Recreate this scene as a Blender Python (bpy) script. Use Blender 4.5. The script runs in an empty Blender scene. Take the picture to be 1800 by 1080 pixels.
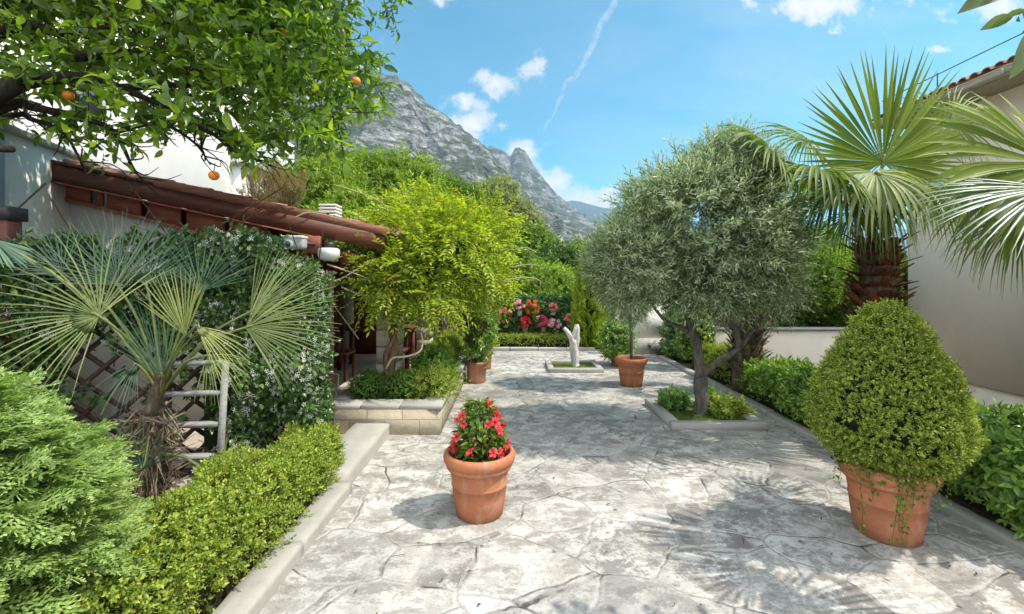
HAZE = 0.00012
import bpy, math, random
import numpy as np
from mathutils import Vector, noise as mnoise

rng = np.random.default_rng(11)
random.seed(11)
scene = bpy.context.scene
C = scene.collection
F = 800.0            # focal length in pixels of the 1800 px wide photograph
CAMH = 1.6           # eye height
HOR = 490.0          # pixel row of the horizon


def P(px, py, d):
    """point at distance d whose direction is that of a pixel of the photograph"""
    return np.array([(px - 900.0) / F * d, d, CAMH - (py - HOR) / F * d])


# ------------------------------------------------------------------ mesh builder
class MB:
    def __init__(self):
        self.V = []; self.Fs = []; self.M = []; self.n = 0

    def add(self, V, Fa, mi=0):
        V = np.asarray(V, float).reshape(-1, 3)
        Fa = np.asarray(Fa, np.int64)
        if Fa.size == 0: return self
        self.V.append(V); self.Fs.append(Fa + self.n); self.M.append(mi)
        self.n += len(V)
        return self

    def addF(self, V, faces, mi=0):
        t = [f for f in faces if len(f) == 3]; q = [f for f in faces if len(f) == 4]
        V = np.asarray(V, float)
        base = self.n
        self.V.append(V); self.n += len(V)
        for g in (t, q):
            if g:
                self.Fs.append(np.asarray(g, np.int64) + base); self.M.append(mi)
        for f in faces:
            if len(f) > 4:
                self.Fs.append(np.asarray([f], np.int64) + base); self.M.append(mi)
        return self

    def build(self, name, mats, parent=None, loc=None, smooth=False):
        V = np.concatenate(self.V)
        off = np.zeros(3)
        p = parent
        while p is not None:
            off += np.array(p.location); p = p.parent
        if loc is not None and parent is None: off = np.array(loc, float)
        V = V - off
        me = bpy.data.meshes.new(name)
        me.vertices.add(len(V)); me.vertices.foreach_set('co', V.astype(np.float32).ravel())
        loops = np.concatenate([f.ravel() for f in self.Fs])
        tot = np.concatenate([np.full(len(f), f.shape[1]) for f in self.Fs])
        start = np.concatenate([[0], np.cumsum(tot)[:-1]])
        mi = np.concatenate([np.full(len(f), m) for f, m in zip(self.Fs, self.M)])
        me.loops.add(len(loops)); me.loops.foreach_set('vertex_index', loops.astype(np.int32))
        me.polygons.add(len(tot)); me.polygons.foreach_set('loop_start', start.astype(np.int32))
        try: me.polygons.foreach_set('loop_total', tot.astype(np.int32))
        except Exception: pass
        me.polygons.foreach_set('material_index', mi.astype(np.int32))
        if smooth: me.polygons.foreach_set('use_smooth', np.ones(len(tot), bool))
        if not isinstance(mats, (list, tuple)): mats = [mats]
        for m in mats: me.materials.append(m)
        me.update(calc_edges=True); me.validate()
        o = bpy.data.objects.new(name, me); C.objects.link(o)
        if parent is not None: o.parent = parent
        elif loc is not None: o.location = loc
        return o


def tag(o, label, cat, group=None):
    o['label'] = label; o['category'] = cat
    if group: o['group'] = group
    return o


def thing(name, label, cat, loc, group=None):
    o = bpy.data.objects.new(name, None); C.objects.link(o)
    o.empty_display_size = .1; o.location = [float(a) for a in loc]
    return tag(o, label, cat, group)


def struct(o, kind='structure'):
    o['kind'] = kind
    return o


# ------------------------------------------------------------------ primitives
BOXF = np.array([[0, 1, 2, 3], [7, 6, 5, 4], [0, 4, 5, 1], [1, 5, 6, 2], [2, 6, 7, 3], [3, 7, 4, 0]])


def box(mb, lo, hi, mi=0, bev=0.0):
    x0, y0, z0 = lo; x1, y1, z1 = hi
    if bev <= 0:
        V = [[x0, y0, z0], [x0, y1, z0], [x1, y1, z0], [x1, y0, z0], [x0, y0, z1], [x0, y1, z1], [x1, y1, z1], [x1, y0, z1]]
        return mb.add(V, BOXF, mi)
    # chamfered vertical and top edges
    b = bev
    def ring(z, i):
        return [[x0 + i + b, y0 + i, z], [x1 - i - b, y0 + i, z], [x1 - i, y0 + i + b, z], [x1 - i, y1 - i - b, z],
                [x1 - i - b, y1 - i, z], [x0 + i + b, y1 - i, z], [x0 + i, y1 - i - b, z], [x0 + i, y0 + i + b, z]]
    V = ring(z0, 0) + ring(z1 - b, 0) + ring(z1, b * .8)
    fs = []
    for r in (0, 8):
        for k in range(8):
            fs.append([r + k, r + (k + 1) % 8, r + 8 + (k + 1) % 8, r + 8 + k])
    fs.append([16 + k for k in range(8)]); fs.append([7 - k for k in range(8)])
    return mb.addF(V, fs, mi)


def obox(mb, a, b, w, h, mi=0, up=(0, 0, 1)):
    """bar from a to b, width w across, height h along up (centred)"""
    a = np.array(a, float); b = np.array(b, float)
    d = b - a; d /= np.linalg.norm(d)
    s = np.cross(d, up); s /= np.linalg.norm(s)
    u = np.cross(s, d)
    V = []
    for p in (a, b):
        for (i, j) in ((-1, -1), (1, -1), (1, 1), (-1, 1)):
            V.append(p + s * i * w / 2 + u * j * h / 2)
    fs = [[3, 2, 1, 0], [4, 5, 6, 7], [0, 1, 5, 4], [1, 2, 6, 5], [2, 3, 7, 6], [3, 0, 4, 7]]
    return mb.add(V, fs, mi)


def tube(mb, pts, rad, n=8, mi=0, wob=0.0, cap=True):
    pts = np.array(pts, float); m = len(pts)
    rad = np.full(m, rad) if np.isscalar(rad) else np.array(rad, float)
    t = np.gradient(pts, axis=0); t /= np.linalg.norm(t, axis=1)[:, None] + 1e-9
    ref = np.array([0, 0, 1.0]) if abs(t[0][2]) < .9 else np.array([1.0, 0, 0])
    V = []
    x = np.cross(t[0], ref); x /= np.linalg.norm(x)
    for i in range(m):
        x = x - t[i] * np.dot(x, t[i]); x /= np.linalg.norm(x) + 1e-9
        y = np.cross(t[i], x)
        a = np.arange(n) * 2 * math.pi / n
        r = rad[i] * (1 + wob * rng.uniform(-1, 1, n))
        V.append(pts[i] + np.cos(a)[:, None] * x * r[:, None] + np.sin(a)[:, None] * y * r[:, None])
    V = np.concatenate(V)
    fs = []
    for i in range(m - 1):
        for k in range(n):
            fs.append([i * n + k, i * n + (k + 1) % n, (i + 1) * n + (k + 1) % n, (i + 1) * n + k])
    if cap:
        fs.append([n - 1 - k for k in range(n)]); fs.append([(m - 1) * n + k for k in range(n)])
    return mb.addF(V, fs, mi)


def spline(ctrl, n=24):
    c = np.array(ctrl, float)
    c = np.vstack([2 * c[0] - c[1], c, 2 * c[-1] - c[-2]])
    out = []
    segs = len(c) - 3
    for i in np.linspace(0, segs, n):
        k = min(int(i), segs - 1); t = i - k
        p0, p1, p2, p3 = c[k:k + 4]
        out.append(.5 * ((2 * p1) + (-p0 + p2) * t + (2 * p0 - 5 * p1 + 4 * p2 - p3) * t * t + (-p0 + 3 * p1 - 3 * p2 + p3) * t ** 3))
    return np.array(out)


def lathe(mb, prof, c, n=40, mi=0, wob=0.0):
    c = np.array(c, float); m = len(prof)
    a = np.arange(n) * 2 * math.pi / n
    V = []
    for r, z in prof:
        rr = r * (1 + wob * np.sin(a * 3 + z * 9) * .5)
        V.append(np.stack([c[0] + rr * np.cos(a), c[1] + rr * np.sin(a), np.full(n, c[2] + z)], 1))
    V = np.concatenate(V)
    k = np.arange(n); k2 = (k + 1) % n
    fs = np.concatenate([np.stack([i * n + k, i * n + k2, (i + 1) * n + k2, (i + 1) * n + k], 1) for i in range(m - 1)])
    return mb.add(V, fs, mi)


def rough_stone(mb, lo, hi, axis, amp=.006, bev=.014, mi=0, step=.05, seed=0.):
    """long hewn stone: a chamfered section swept along x or y with worn, uneven faces"""
    a = 0 if axis == 'x' else 1; b = 1 - a
    w0, w1, z0, z1 = lo[b], hi[b], lo[2], hi[2]
    m = [(w0, z0)] + [(w0, z0 + (z1 - z0) * f) for f in (.4, .7)] + [(w0, z1 - bev), (w0 + bev, z1)] + [(w0 + (w1 - w0) * f, z1) for f in (.35, .65)] + [(w1 - bev, z1), (w1, z1 - bev)] + [(w1, z0 + (z1 - z0) * f) for f in (.7, .4)] + [(w1, z0)]
    ss = np.linspace(lo[a], hi[a], max(3, int((hi[a] - lo[a]) / step) + 1)); n = len(m); V = []
    for i, s in enumerate(ss):
        e = 1 if 0 < i < len(ss) - 1 else 0
        for (w, z) in m:
            p = [0, 0, z]; p[a] = s; p[b] = w
            q = Vector((p[0] * 6 + seed, p[1] * 6, p[2] * 9)); k = amp * (mnoise.noise(q) + .7 * mnoise.noise(q * 3.1))
            p[b] += k * (1 if w > (w0 + w1) / 2 else -1) * (.8 if z > z0 else 0); p[2] += amp * mnoise.noise(q * 1.7 + Vector((5, 0, 0))) * (z > z0 + .4 * (z1 - z0)) - (.004 * (1 - e))
            if not e: p[a] += rng.uniform(-.002, .002)
            V.append(p)
    fs = [[i * n + k, i * n + k + 1, (i + 1) * n + k + 1, (i + 1) * n + k] for i in range(len(ss) - 1) for k in range(n - 1)]
    if a == 1: fs = [f[::-1] for f in fs]
    fs += [list(range(n)), [(len(ss) - 1) * n + k for k in range(n)][::-1]]
    mb.addF(np.array(V), fs, mi)


# ------------------------------------------------------------------ leaf templates and scattering
def unit(v):
    v = np.asarray(v, float)
    return v / (np.linalg.norm(v, axis=-1, keepdims=True) + 1e-9)


def rand_dirs(n):
    return unit(rng.normal(size=(n, 3)))


def leaf_simple(w=.45, fold=.3, curl=.12, mid=.45):
    V = np.array([[0, 0, 0], [-w / 2, mid, fold * w / 2], [0, 1, -curl], [w / 2, mid, fold * w / 2]])
    return V, np.array([[0, 3, 2], [0, 2, 1]])


def leaf_fine(w=.5, fold=.3, curl=.2, tip=.0):
    ts = np.array([0, .1, .28, .5, .72, .9, 1.0]); hw = np.array([.04, .55, .92, 1.0, .72, .3, 0.0]) * w / 2
    V = []
    for t, h in zip(ts, hw):
        z = -curl * t * t + .06 * math.sin(t * 3)
        V += [[-h, t, z + fold * h], [0, t, z], [h, t, z + fold * h]]
    fs = []
    for i in range(6):
        b = i * 3
        fs += [[b + 1, b + 4, b + 3], [b + 1, b + 3, b], [b + 1, b + 2, b + 5], [b + 1, b + 5, b + 4]]
    return np.array(V), np.array(fs)


def place(T, pos, dirs, ups, scale):
    """N copies of a template: returns V (N*n,3) and F"""
    V, Fa = T
    pos = np.asarray(pos, float); N = len(pos)
    y = unit(dirs); x = unit(np.cross(y, ups)); z = np.cross(x, y)
    s = np.broadcast_to(np.asarray(scale, float), (N,))[:, None, None]
    W = pos[:, None, :] + s * (V[None, :, 0:1] * x[:, None, :] + V[None, :, 1:2] * y[:, None, :] + V[None, :, 2:3] * z[:, None, :])
    FF = (Fa[None] + (np.arange(N) * len(V))[:, None, None]).reshape(-1, Fa.shape[1])
    return W.reshape(-1, 3), FF


def scatter(mb, Ts, pos, dirs, ups, scale, mi=0):
    """scatter template variants; each template is a list of (V,F,mi)"""
    pos = np.asarray(pos); N = len(pos)
    if N == 0: return
    dirs = np.broadcast_to(dirs, (N, 3)); ups = np.broadcast_to(ups, (N, 3)); scale = np.broadcast_to(scale, (N,))
    which = rng.integers(0, len(Ts), N)
    for k, T in enumerate(Ts):
        m = which == k
        if not m.any(): continue
        for (V, Fa, m2) in T:
            W, FF = place((V, Fa), pos[m], dirs[m], ups[m], scale[m])
            mb.add(W, FF, mi + m2)


def sprig(leafT, k=8, L=.12, l=.04, ang=50, flat=False, stem=.0, droop=0.0, taper=.3, jit=.25, smi=None, term=True):
    """a twig along +Y with k leaves; returns template [(V,F,mi)...]"""
    out = []
    pos = []; dr = []; up = []; sc = []
    for i in range(k):
        t = (i + .6) / k
        a = math.radians(ang + rng.normal() * 60 * jit * .4)
        if flat:
            s = 1 if i % 2 else -1
            d = np.array([s * math.sin(a), math.cos(a), rng.normal() * jit * .5]); u = np.array([rng.normal() * jit, 0, 1.0])
            t = (i // 2 * 2 + 1.2) / (k + 1)
        else:
            ph = i * 2.4 + rng.normal() * jit
            d = np.array([math.sin(a) * math.cos(ph), math.cos(a), math.sin(a) * math.sin(ph)]); u = np.array([0, 1.0, 0]) + rng.normal(size=3) * jit * .6
        pos.append([0, t * L, -droop * (t * L) ** 2]); dr.append(d); up.append(u); sc.append(l * (1 - taper * t) * rng.uniform(.8, 1.15))
    if term:
        pos.append([0, L, -droop * L * L]); dr.append([rng.normal() * .2, 1, rng.normal() * .2]); up.append([0.1, 0, 1]); sc.append(l * .8)
    V, Fa = place(leafT, pos, dr, up, sc)
    out.append((V, Fa, 0))
    if stem > 0:
        ys = np.linspace(0, L, 4)
        V = []
        for y in ys:
            z = -droop * y * y; r = stem * (1 - .6 * y / L)
            V += [[-r, y, z - r * .6], [r, y, z - r * .6], [0, y, z + r]]
        fs = []
        for i in range(3):
            for q in range(3):
                a, b = i * 3 + q, i * 3 + (q + 1) % 3
                fs += [[a, b, b + 3], [a, b + 3, a + 3]]
        out.append((np.array(V), np.array(fs), 1 if smi is None else smi))
    return out


def vnoise(p, s, seed=0.0):
    return np.array([mnoise.noise(Vector((a[0] * s + seed, a[1] * s, a[2] * s))) for a in p])


# ------------------------------------------------------------------ materials
def nodes_of(name):
    m = bpy.data.materials.new(name); m.use_nodes = True
    nt = m.node_tree; nt.nodes.clear()
    return m, nt, nt.nodes, nt.links


def N(nt, typ, **kw):
    n = nt.nodes.new(typ)
    for k, v in kw.items():
        if k.startswith('i_'):
            n.inputs[k[2:].replace('_', ' ')].default_value = v
        else: setattr(n, k, v)
    return n


def ramp(nt, fac, stops, interp='LINEAR'):
    r = nt.nodes.new('ShaderNodeValToRGB'); r.color_ramp.interpolation = interp
    el = r.color_ramp.elements
    while len(el) < len(stops): el.new(.5)
    for e, (p, c) in zip(el, stops):
        e.position = p; e.color = (c, c, c, 1) if np.isscalar(c) else (*c, 1)
    nt.links.new(fac, r.inputs[0])
    return r.outputs[0]


def mixc(nt, fac, a, b, blend='MIX'):
    n = nt.nodes.new('ShaderNodeMix'); n.data_type = 'RGBA'; n.blend_type = blend
    for s, v in ((n.inputs[0], fac), (n.inputs[6], a), (n.inputs[7], b)):
        if hasattr(v, 'is_linked') or hasattr(v, 'node'): nt.links.new(v, s)
        elif np.isscalar(v): s.default_value = v
        else: s.default_value = (*v, 1)
    return n.outputs[2]


def math_n(nt, op, a, b=None, c=None, clamp=False):
    n = nt.nodes.new('ShaderNodeMath'); n.operation = op; n.use_clamp = clamp
    for i, v in enumerate((a, b, c)):
        if v is None: continue
        if hasattr(v, 'node'): nt.links.new(v, n.inputs[i])
        else: n.inputs[i].default_value = v
    return n.outputs[0]


def tex_noise(nt, coord, scale, detail=6, rough=.6, dist=0.0):
    n = nt.nodes.new('ShaderNodeTexNoise'); n.inputs['Scale'].default_value = scale
    n.inputs['Detail'].default_value = detail; n.inputs['Roughness'].default_value = rough
    n.inputs['Distortion'].default_value = dist
    nt.links.new(coord, n.inputs['Vector'])
    return n.outputs['Fac']


def coord(nt, kind='Object', scale=None, rot=None):
    t = nt.nodes.new('ShaderNodeTexCoord')
    o = t.outputs[kind]
    if scale is not None or rot is not None:
        m = nt.nodes.new('ShaderNodeMapping')
        if scale is not None: m.inputs['Scale'].default_value = scale
        if rot is not None: m.inputs['Rotation'].default_value = rot
        nt.links.new(o, m.inputs['Vector']); o = m.outputs[0]
    return o


def finish(nt, col, rough=.7, bump=None, bstr=.3, bdist=.02, spec=.3, metal=0.0):
    b = nt.nodes.new('ShaderNodeBsdfPrincipled'); o = nt.nodes.new('ShaderNodeOutputMaterial')
    if hasattr(col, 'node'): nt.links.new(col, b.inputs['Base Color'])
    else: b.inputs['Base Color'].default_value = (*col, 1)
    if hasattr(rough, 'node'): nt.links.new(rough, b.inputs['Roughness'])
    else: b.inputs['Roughness'].default_value = rough
    b.inputs['Specular IOR Level'].default_value = spec; b.inputs['Metallic'].default_value = metal
    if bump is not None:
        bn = nt.nodes.new('ShaderNodeBump'); bn.inputs['Strength'].default_value = bstr; bn.inputs['Distance'].default_value = bdist
        nt.links.new(bump, bn.inputs['Height']); nt.links.new(bn.outputs[0], b.inputs['Normal'])
    nt.links.new(b.outputs[0], o.inputs['Surface'])
    return b


def leaf_mat(name, a, b, c=None, transl=.4, rough=.45, spec=.35, tcol=None, back=1.25):
    """foliage: each leaf its own tint; light passes through it"""
    m, nt, nd, lk = nodes_of(name)
    g = nd.new('ShaderNodeNewGeometry')
    stops = [(0, a), (1, b)] if c is None else [(0, a), (.6, b), (1, c)]
    col = ramp(nt, g.outputs['Random Per Island'], stops)
    pr = nd.new('ShaderNodeBsdfPrincipled'); tr = nd.new('ShaderNodeBsdfTranslucent'); mx = nd.new('ShaderNodeMixShader')
    lk.new(col, pr.inputs['Base Color']); pr.inputs['Roughness'].default_value = rough; pr.inputs['Specular IOR Level'].default_value = spec
    tc = mixc(nt, 1.0, col, tcol or (1.6, 1.75, .7), 'MULTIPLY')
    lk.new(tc, tr.inputs['Color'])
    mx.inputs[0].default_value = transl
    lk.new(pr.outputs[0], mx.inputs[1]); lk.new(tr.outputs[0], mx.inputs[2])
    o = nd.new('ShaderNodeOutputMaterial'); lk.new(mx.outputs[0], o.inputs['Surface'])
    return m


def plain(name, col, rough=.7, var=.25, scale=12, bump=.2, spec=.3, bscale=None, metal=0.0, bdist=.01):
    m, nt, nd, lk = nodes_of(name)
    co = coord(nt)
    f = tex_noise(nt, co, scale, 7, .65)
    lo = tuple(max(0, x * (1 - var)) for x in col); hi = tuple(min(1, x * (1 + var)) for x in col)
    cc = ramp(nt, f, [(.3, lo), (.7, hi)])
    bb = tex_noise(nt, co, bscale or scale * 4, 5, .6)
    finish(nt, cc, rough, bb, bump, bdist, spec, metal)
    return m


def paving_mat():
    m, nt, nd, lk = nodes_of('weathered_flagstone')
    co = coord(nt)
    # warp so that the slabs are irregular
    nz = nd.new('ShaderNodeTexNoise'); nz.inputs['Scale'].default_value = 1.7; nz.inputs['Detail'].default_value = 4; lk.new(co, nz.inputs['Vector'])
    va = nd.new('ShaderNodeVectorMath'); va.operation = 'MULTIPLY_ADD'
    lk.new(nz.outputs['Color'], va.inputs[0]); va.inputs[1].default_value = (.28, .28, 0); lk.new(co, va.inputs[2])
    mp = nd.new('ShaderNodeMapping'); mp.inputs['Scale'].default_value = (1.0, 1.25, 0); mp.inputs['Rotation'].default_value = (0, 0, .35); lk.new(va.outputs[0], mp.inputs['Vector'])
    v1 = nd.new('ShaderNodeTexVoronoi'); v1.feature = 'DISTANCE_TO_EDGE'; v1.inputs['Scale'].default_value = 2.1; lk.new(mp.outputs[0], v1.inputs['Vector'])
    v2 = nd.new('ShaderNodeTexVoronoi'); v2.feature = 'F1'; v2.inputs['Scale'].default_value = 2.1; lk.new(mp.outputs[0], v2.inputs['Vector'])
    e = v1.outputs['Distance']
    jn = tex_noise(nt, co, 3.5, 5, .6)
    # joints: some a thin dark crack, some washed-out mortar
    crack = math_n(nt, 'MULTIPLY', ramp(nt, e, [(0, 1), (.007, .9), (.014, 0)]), ramp(nt, jn, [(.53, 0), (.66, 1)]))
    mort = math_n(nt, 'MULTIPLY', ramp(nt, e, [(.0, 1), (.022, .9), (.05, 0)]), ramp(nt, jn, [(.42, 1), (.60, .2)]))
    sep = nd.new('ShaderNodeSeparateColor'); lk.new(v2.outputs['Color'], sep.inputs[0])
    base = ramp(nt, sep.outputs[0], [(0, (.185, .18, .17)), (.5, (.27, .26, .245)), (1, (.37, .36, .335))])
    big = tex_noise(nt, co, .9, 8, .68, .4)
    fine = tex_noise(nt, co, 6, 12, .78, .15)
    grit = tex_noise(nt, co, 46, 6, .7)
    # lime wash patches and dirt stains
    c1 = mixc(nt, math_n(nt, 'MULTIPLY', ramp(nt, fine, [(.465, 0), (.53, 1)]), ramp(nt, big, [(.34, .15), (.58, .95)])), base, (.53, .52, .495))
    streak = tex_noise(nt, coord(nt, 'Object', (1.1, 2.2, 1), (0, 0, .25)), 3.0, 12, .78, .25)
    c2 = mixc(nt, math_n(nt, 'MULTIPLY', ramp(nt, streak, [(.505, 0), (.57, 1)]), .6), c1, (.17, .16, .145))
    warm = tex_noise(nt, co, 2.3, 6, .7)
    c2 = mixc(nt, math_n(nt, 'MULTIPLY', ramp(nt, warm, [(.52, 0), (.68, 1)]), .32), c2, (.25, .205, .16))
    tint = ramp(nt, sep.outputs[1], [(0, (.88, .88, .885)), (.5, (1.06, 1.05, 1.03)), (1, (1.18, 1.17, 1.15))])
    c2 = mixc(nt, 1.0, c2, tint, 'MULTIPLY')
    c2 = mixc(nt, math_n(nt, 'MULTIPLY', ramp(nt, e, [(0, 1), (.010, .8), (.020, 0)]), .5), c2, (.13, .12, .105))
    c3 = mixc(nt, math_n(nt, 'MULTIPLY', mort, .5), c2, (.47, .455, .425))
    c4 = mixc(nt, math_n(nt, 'MULTIPLY', crack, .9), c3, (.05, .046, .04))
    c5 = mixc(nt, math_n(nt, 'MULTIPLY', ramp(nt, grit, [(.53, 0), (.63, 1)]), .42), c4, (.14, .132, .12))
    h = math_n(nt, 'SUBTRACT', math_n(nt, 'ADD', math_n(nt, 'MULTIPLY', fine, .5), math_n(nt, 'MULTIPLY', grit, .35)), math_n(nt, 'MULTIPLY', crack, .6))
    h = math_n(nt, 'ADD', h, math_n(nt, 'MULTIPLY', streak, .5))
    h = math_n(nt, 'ADD', h, ramp(nt, e, [(0, 0), (.03, .45)]))
    finish(nt, c5, .82, h, .9, .016, .25)
    return m


def stone_block_mat(name, col, bw=.38, bh=.16, mortar=(.3, .28, .25), rotz=0.0, axis='XZ'):
    m, nt, nd, lk = nodes_of(name)
    co = coord(nt)
    sp = nd.new('ShaderNodeSeparateXYZ'); lk.new(co, sp.inputs[0])
    cb = nd.new('ShaderNodeCombineXYZ')
    s = math_n(nt, 'ADD', sp.outputs[0], sp.outputs[1])
    lk.new(s, cb.inputs[0]); lk.new(sp.outputs[2], cb.inputs[1])
    nz = nd.new('ShaderNodeTexNoise'); nz.inputs['Scale'].default_value = 6; lk.new(cb.outputs[0], nz.inputs['Vector'])
    va = nd.new('ShaderNodeVectorMath'); va.operation = 'MULTIPLY_ADD'; lk.new(nz.outputs['Color'], va.inputs[0]); va.inputs[1].default_value = (.02, .012, 0); lk.new(cb.outputs[0], va.inputs[2])
    br = nd.new('ShaderNodeTexBrick'); lk.new(va.outputs[0], br.inputs['Vector'])
    br.inputs['Scale'].default_value = 1; br.inputs['Brick Width'].default_value = bw; br.inputs['Row Height'].default_value = bh
    br.inputs['Mortar Size'].default_value = .006; br.inputs['Mortar Smooth'].default_value = .4; br.inputs['Bias'].default_value = .0
    br.inputs['Color1'].default_value = (*[x * .88 for x in col], 1); br.inputs['Color2'].default_value = (*[min(1, x * 1.12) for x in col], 1)
    br.inputs['Mortar'].default_value = (*mortar, 1)
    f = tex_noise(nt, co, 9, 8, .7)
    c = mixc(nt, ramp(nt, f, [(.48, 0), (.75, .6)]), br.outputs['Color'], tuple(x * .55 for x in col))
    g = tex_noise(nt, co, 45, 5, .6)
    h = math_n(nt, 'SUBTRACT', math_n(nt, 'MULTIPLY', math_n(nt, 'ADD', f, g), .5), br.outputs['Fac'])
    finish(nt, c, .85, h, .7, .012, .2)
    return m


def terracotta_mat(name, col=(.40, .155, .078), stain=.5):
    m, nt, nd, lk = nodes_of(name)
    co = coord(nt)
    f = tex_noise(nt, co, 5, 8, .65)
    c = ramp(nt, f, [(.3, tuple(x * .8 for x in col)), (.7, tuple(x * 1.15 for x in col))])
    s = tex_noise(nt, coord(nt, 'Object', (1, 1, .35)), 5.5, 10, .75, .5)
    c = mixc(nt, math_n(nt, 'MULTIPLY', ramp(nt, s, [(.53, 0), (.68, 1)]), stain * .75), c, (.56, .44, .36))
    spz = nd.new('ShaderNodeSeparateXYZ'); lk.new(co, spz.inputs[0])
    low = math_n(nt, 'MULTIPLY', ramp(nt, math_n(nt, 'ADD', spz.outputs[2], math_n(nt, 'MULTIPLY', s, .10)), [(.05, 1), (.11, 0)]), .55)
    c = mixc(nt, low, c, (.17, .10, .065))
    d = tex_noise(nt, co, 14, 8, .7)
    c = mixc(nt, math_n(nt, 'MULTIPLY', ramp(nt, d, [(.6, 0), (.78, 1)]), .5), c, (.2, .085, .05))
    g = tex_noise(nt, co, 60, 5, .6)
    finish(nt, c, .9, math_n(nt, 'ADD', g, s), .3, .006, .12)
    return m


def wood_mat(name, col, var=.3, rough=.55, axis=(1, 14, 14), spec=.3):
    m, nt, nd, lk = nodes_of(name)
    f = tex_noise(nt, coord(nt, 'Object', axis), 3, 8, .65, .6)
    c = ramp(nt, f, [(.28, tuple(x * (1 - var) for x in col)), (.72, tuple(min(1, x * (1 + var)) for x in col))])
    w = tex_noise(nt, coord(nt), 3.5, 7, .7)
    c = mixc(nt, math_n(nt, 'MULTIPLY', ramp(nt, w, [(.55, 0), (.72, 1)]), .3), c, tuple(min(1, x * .6 + .12) for x in col))
    finish(nt, c, rough, f, .35, .006, spec)
    return m


def bark_mat(name, a, b, scale=18, zs=.3):
    m, nt, nd, lk = nodes_of(name)
    f = tex_noise(nt, coord(nt, 'Object', (1, 1, zs)), scale, 9, .72, .8)
    c = ramp(nt, f, [(.32, a), (.66, b)])
    finish(nt, c, .9, f, .9, .02, .15)
    return m


def stucco_mat(name, col, stain=.3, sc=1.2):
    m, nt, nd, lk = nodes_of(name)
    co = coord(nt)
    f = tex_noise(nt, coord(nt, 'Object', (1, 1, .45)), sc, 9, .68, .3)
    c = mixc(nt, math_n(nt, 'MULTIPLY', ramp(nt, f, [(.45, 0), (.75, 1)]), stain), col, tuple(x * .62 for x in col))
    g = tex_noise(nt, co, 70, 6, .65); g2 = tex_noise(nt, co, 9, 4, .5)
    c = mixc(nt, ramp(nt, g2, [(.4, 0), (.8, .18)]), c, tuple(x * .8 for x in col))
    finish(nt, c, .9, math_n(nt, 'ADD', g, g2), .25, .008, .15)
    return m
# ================================================================== camera, light, sky
cam = bpy.data.cameras.new('camera'); co_ = bpy.data.objects.new('camera', cam); C.objects.link(co_)
co_.location = (0, 0, CAMH); co_.rotation_euler = (math.radians(90), 0, 0)
cam.sensor_width = 36; cam.lens = 16; cam.shift_y = -50 / 1800; cam.clip_start = .05; cam.clip_end = 30000
scene.camera = co_

SUN = unit(np.array([.565, -.06, .84]))
sl = bpy.data.lights.new('sun', 'SUN'); sl.energy = 3.9; sl.angle = math.radians(.53); sl.color = (1, .92, .80)
so = bpy.data.objects.new('sun', sl); C.objects.link(so); so.location = (30, -5, 45)
so.rotation_euler = Vector(-SUN).to_track_quat('-Z', 'Y').to_euler()

w = bpy.data.worlds.new('World'); scene.world = w; w.use_nodes = True
nt = w.node_tree; nt.nodes.clear()
sky = nt.nodes.new('ShaderNodeTexSky'); sky.sky_type = 'NISHITA'; sky.sun_disc = False
sky.sun_elevation = math.asin(SUN[2]); sky.sun_rotation = math.atan2(SUN[0], SUN[1])
sky.air_density = 1.0; sky.dust_density = .6; sky.ozone_density = 1.0; sky.altitude = 20
tcn = nt.nodes.new('ShaderNodeTexCoord'); sp = nt.nodes.new('ShaderNodeSeparateXYZ'); nt.links.new(tcn.outputs['Generated'], sp.inputs[0])
yy = math_n(nt, 'MAXIMUM', sp.outputs[1], .02)
U = math_n(nt, 'DIVIDE', sp.outputs[0], yy); Vv = math_n(nt, 'DIVIDE', sp.outputs[2], yy)
cb = nt.nodes.new('ShaderNodeCombineXYZ'); nt.links.new(U, cb.inputs[0]); nt.links.new(Vv, cb.inputs[1])
n1 = tex_noise(nt, cb.outputs[0], 11, 9, .6, .25)
# drifting cumulus: (azimuth tangent, elevation tangent, half width, half height, amount)
CL = [(.70, .605, .19, .05, 1.0), (1.06, .60, .15, .035, .62), (-.045, .425, .056, .034, .95), (.05, .462, .038, .036, .85),
      (-.10, .385, .048, .034, .95), (-.095, .335, .055, .045, 1.0), (.03, .285, .045, .028, .95), (.075, .205, .06, .05, 1.0),
      (.17, .168, .16, .038, 1.05), (.30, .16, .1, .03, .9), (-.34, .625, .03, .03, .7), (-.15, .62, .035, .022, .8), (.95, .502, .045, .010, .6),
      (-.283, .515, .014, .018, .45), (-.02, .335, .012, .012, .45), (.81, .545, .03, .008, .4), (.70, .54, .02, .006, .4),
      (-1.3, .55, .3, .1, 1.0), (1.6, .45, .3, .08, .8), (-.9, .8, .3, .08, .8)]
acc = None
for (u, v, a, b, s) in CL:
    du = math_n(nt, 'MULTIPLY', math_n(nt, 'SUBTRACT', U, u), 1 / a)
    dv = math_n(nt, 'MULTIPLY', math_n(nt, 'SUBTRACT', Vv, v), 1 / b)
    d = math_n(nt, 'SQRT', math_n(nt, 'ADD', math_n(nt, 'MULTIPLY', du, du), math_n(nt, 'MULTIPLY', dv, dv)))
    f = math_n(nt, 'MULTIPLY', math_n(nt, 'SUBTRACT', 1.25, d), s)
    acc = f if acc is None else math_n(nt, 'MAXIMUM', acc, f)
n2 = tex_noise(nt, cb.outputs[0], 34, 8, .62, .3)
dens = math_n(nt, 'ADD', math_n(nt, 'MAXIMUM', acc, -.6), math_n(nt, 'MULTIPLY_ADD', n1, 2.8, -1.5))
dens = math_n(nt, 'ADD', dens, math_n(nt, 'MULTIPLY_ADD', n2, 1.3, -.65))
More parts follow.
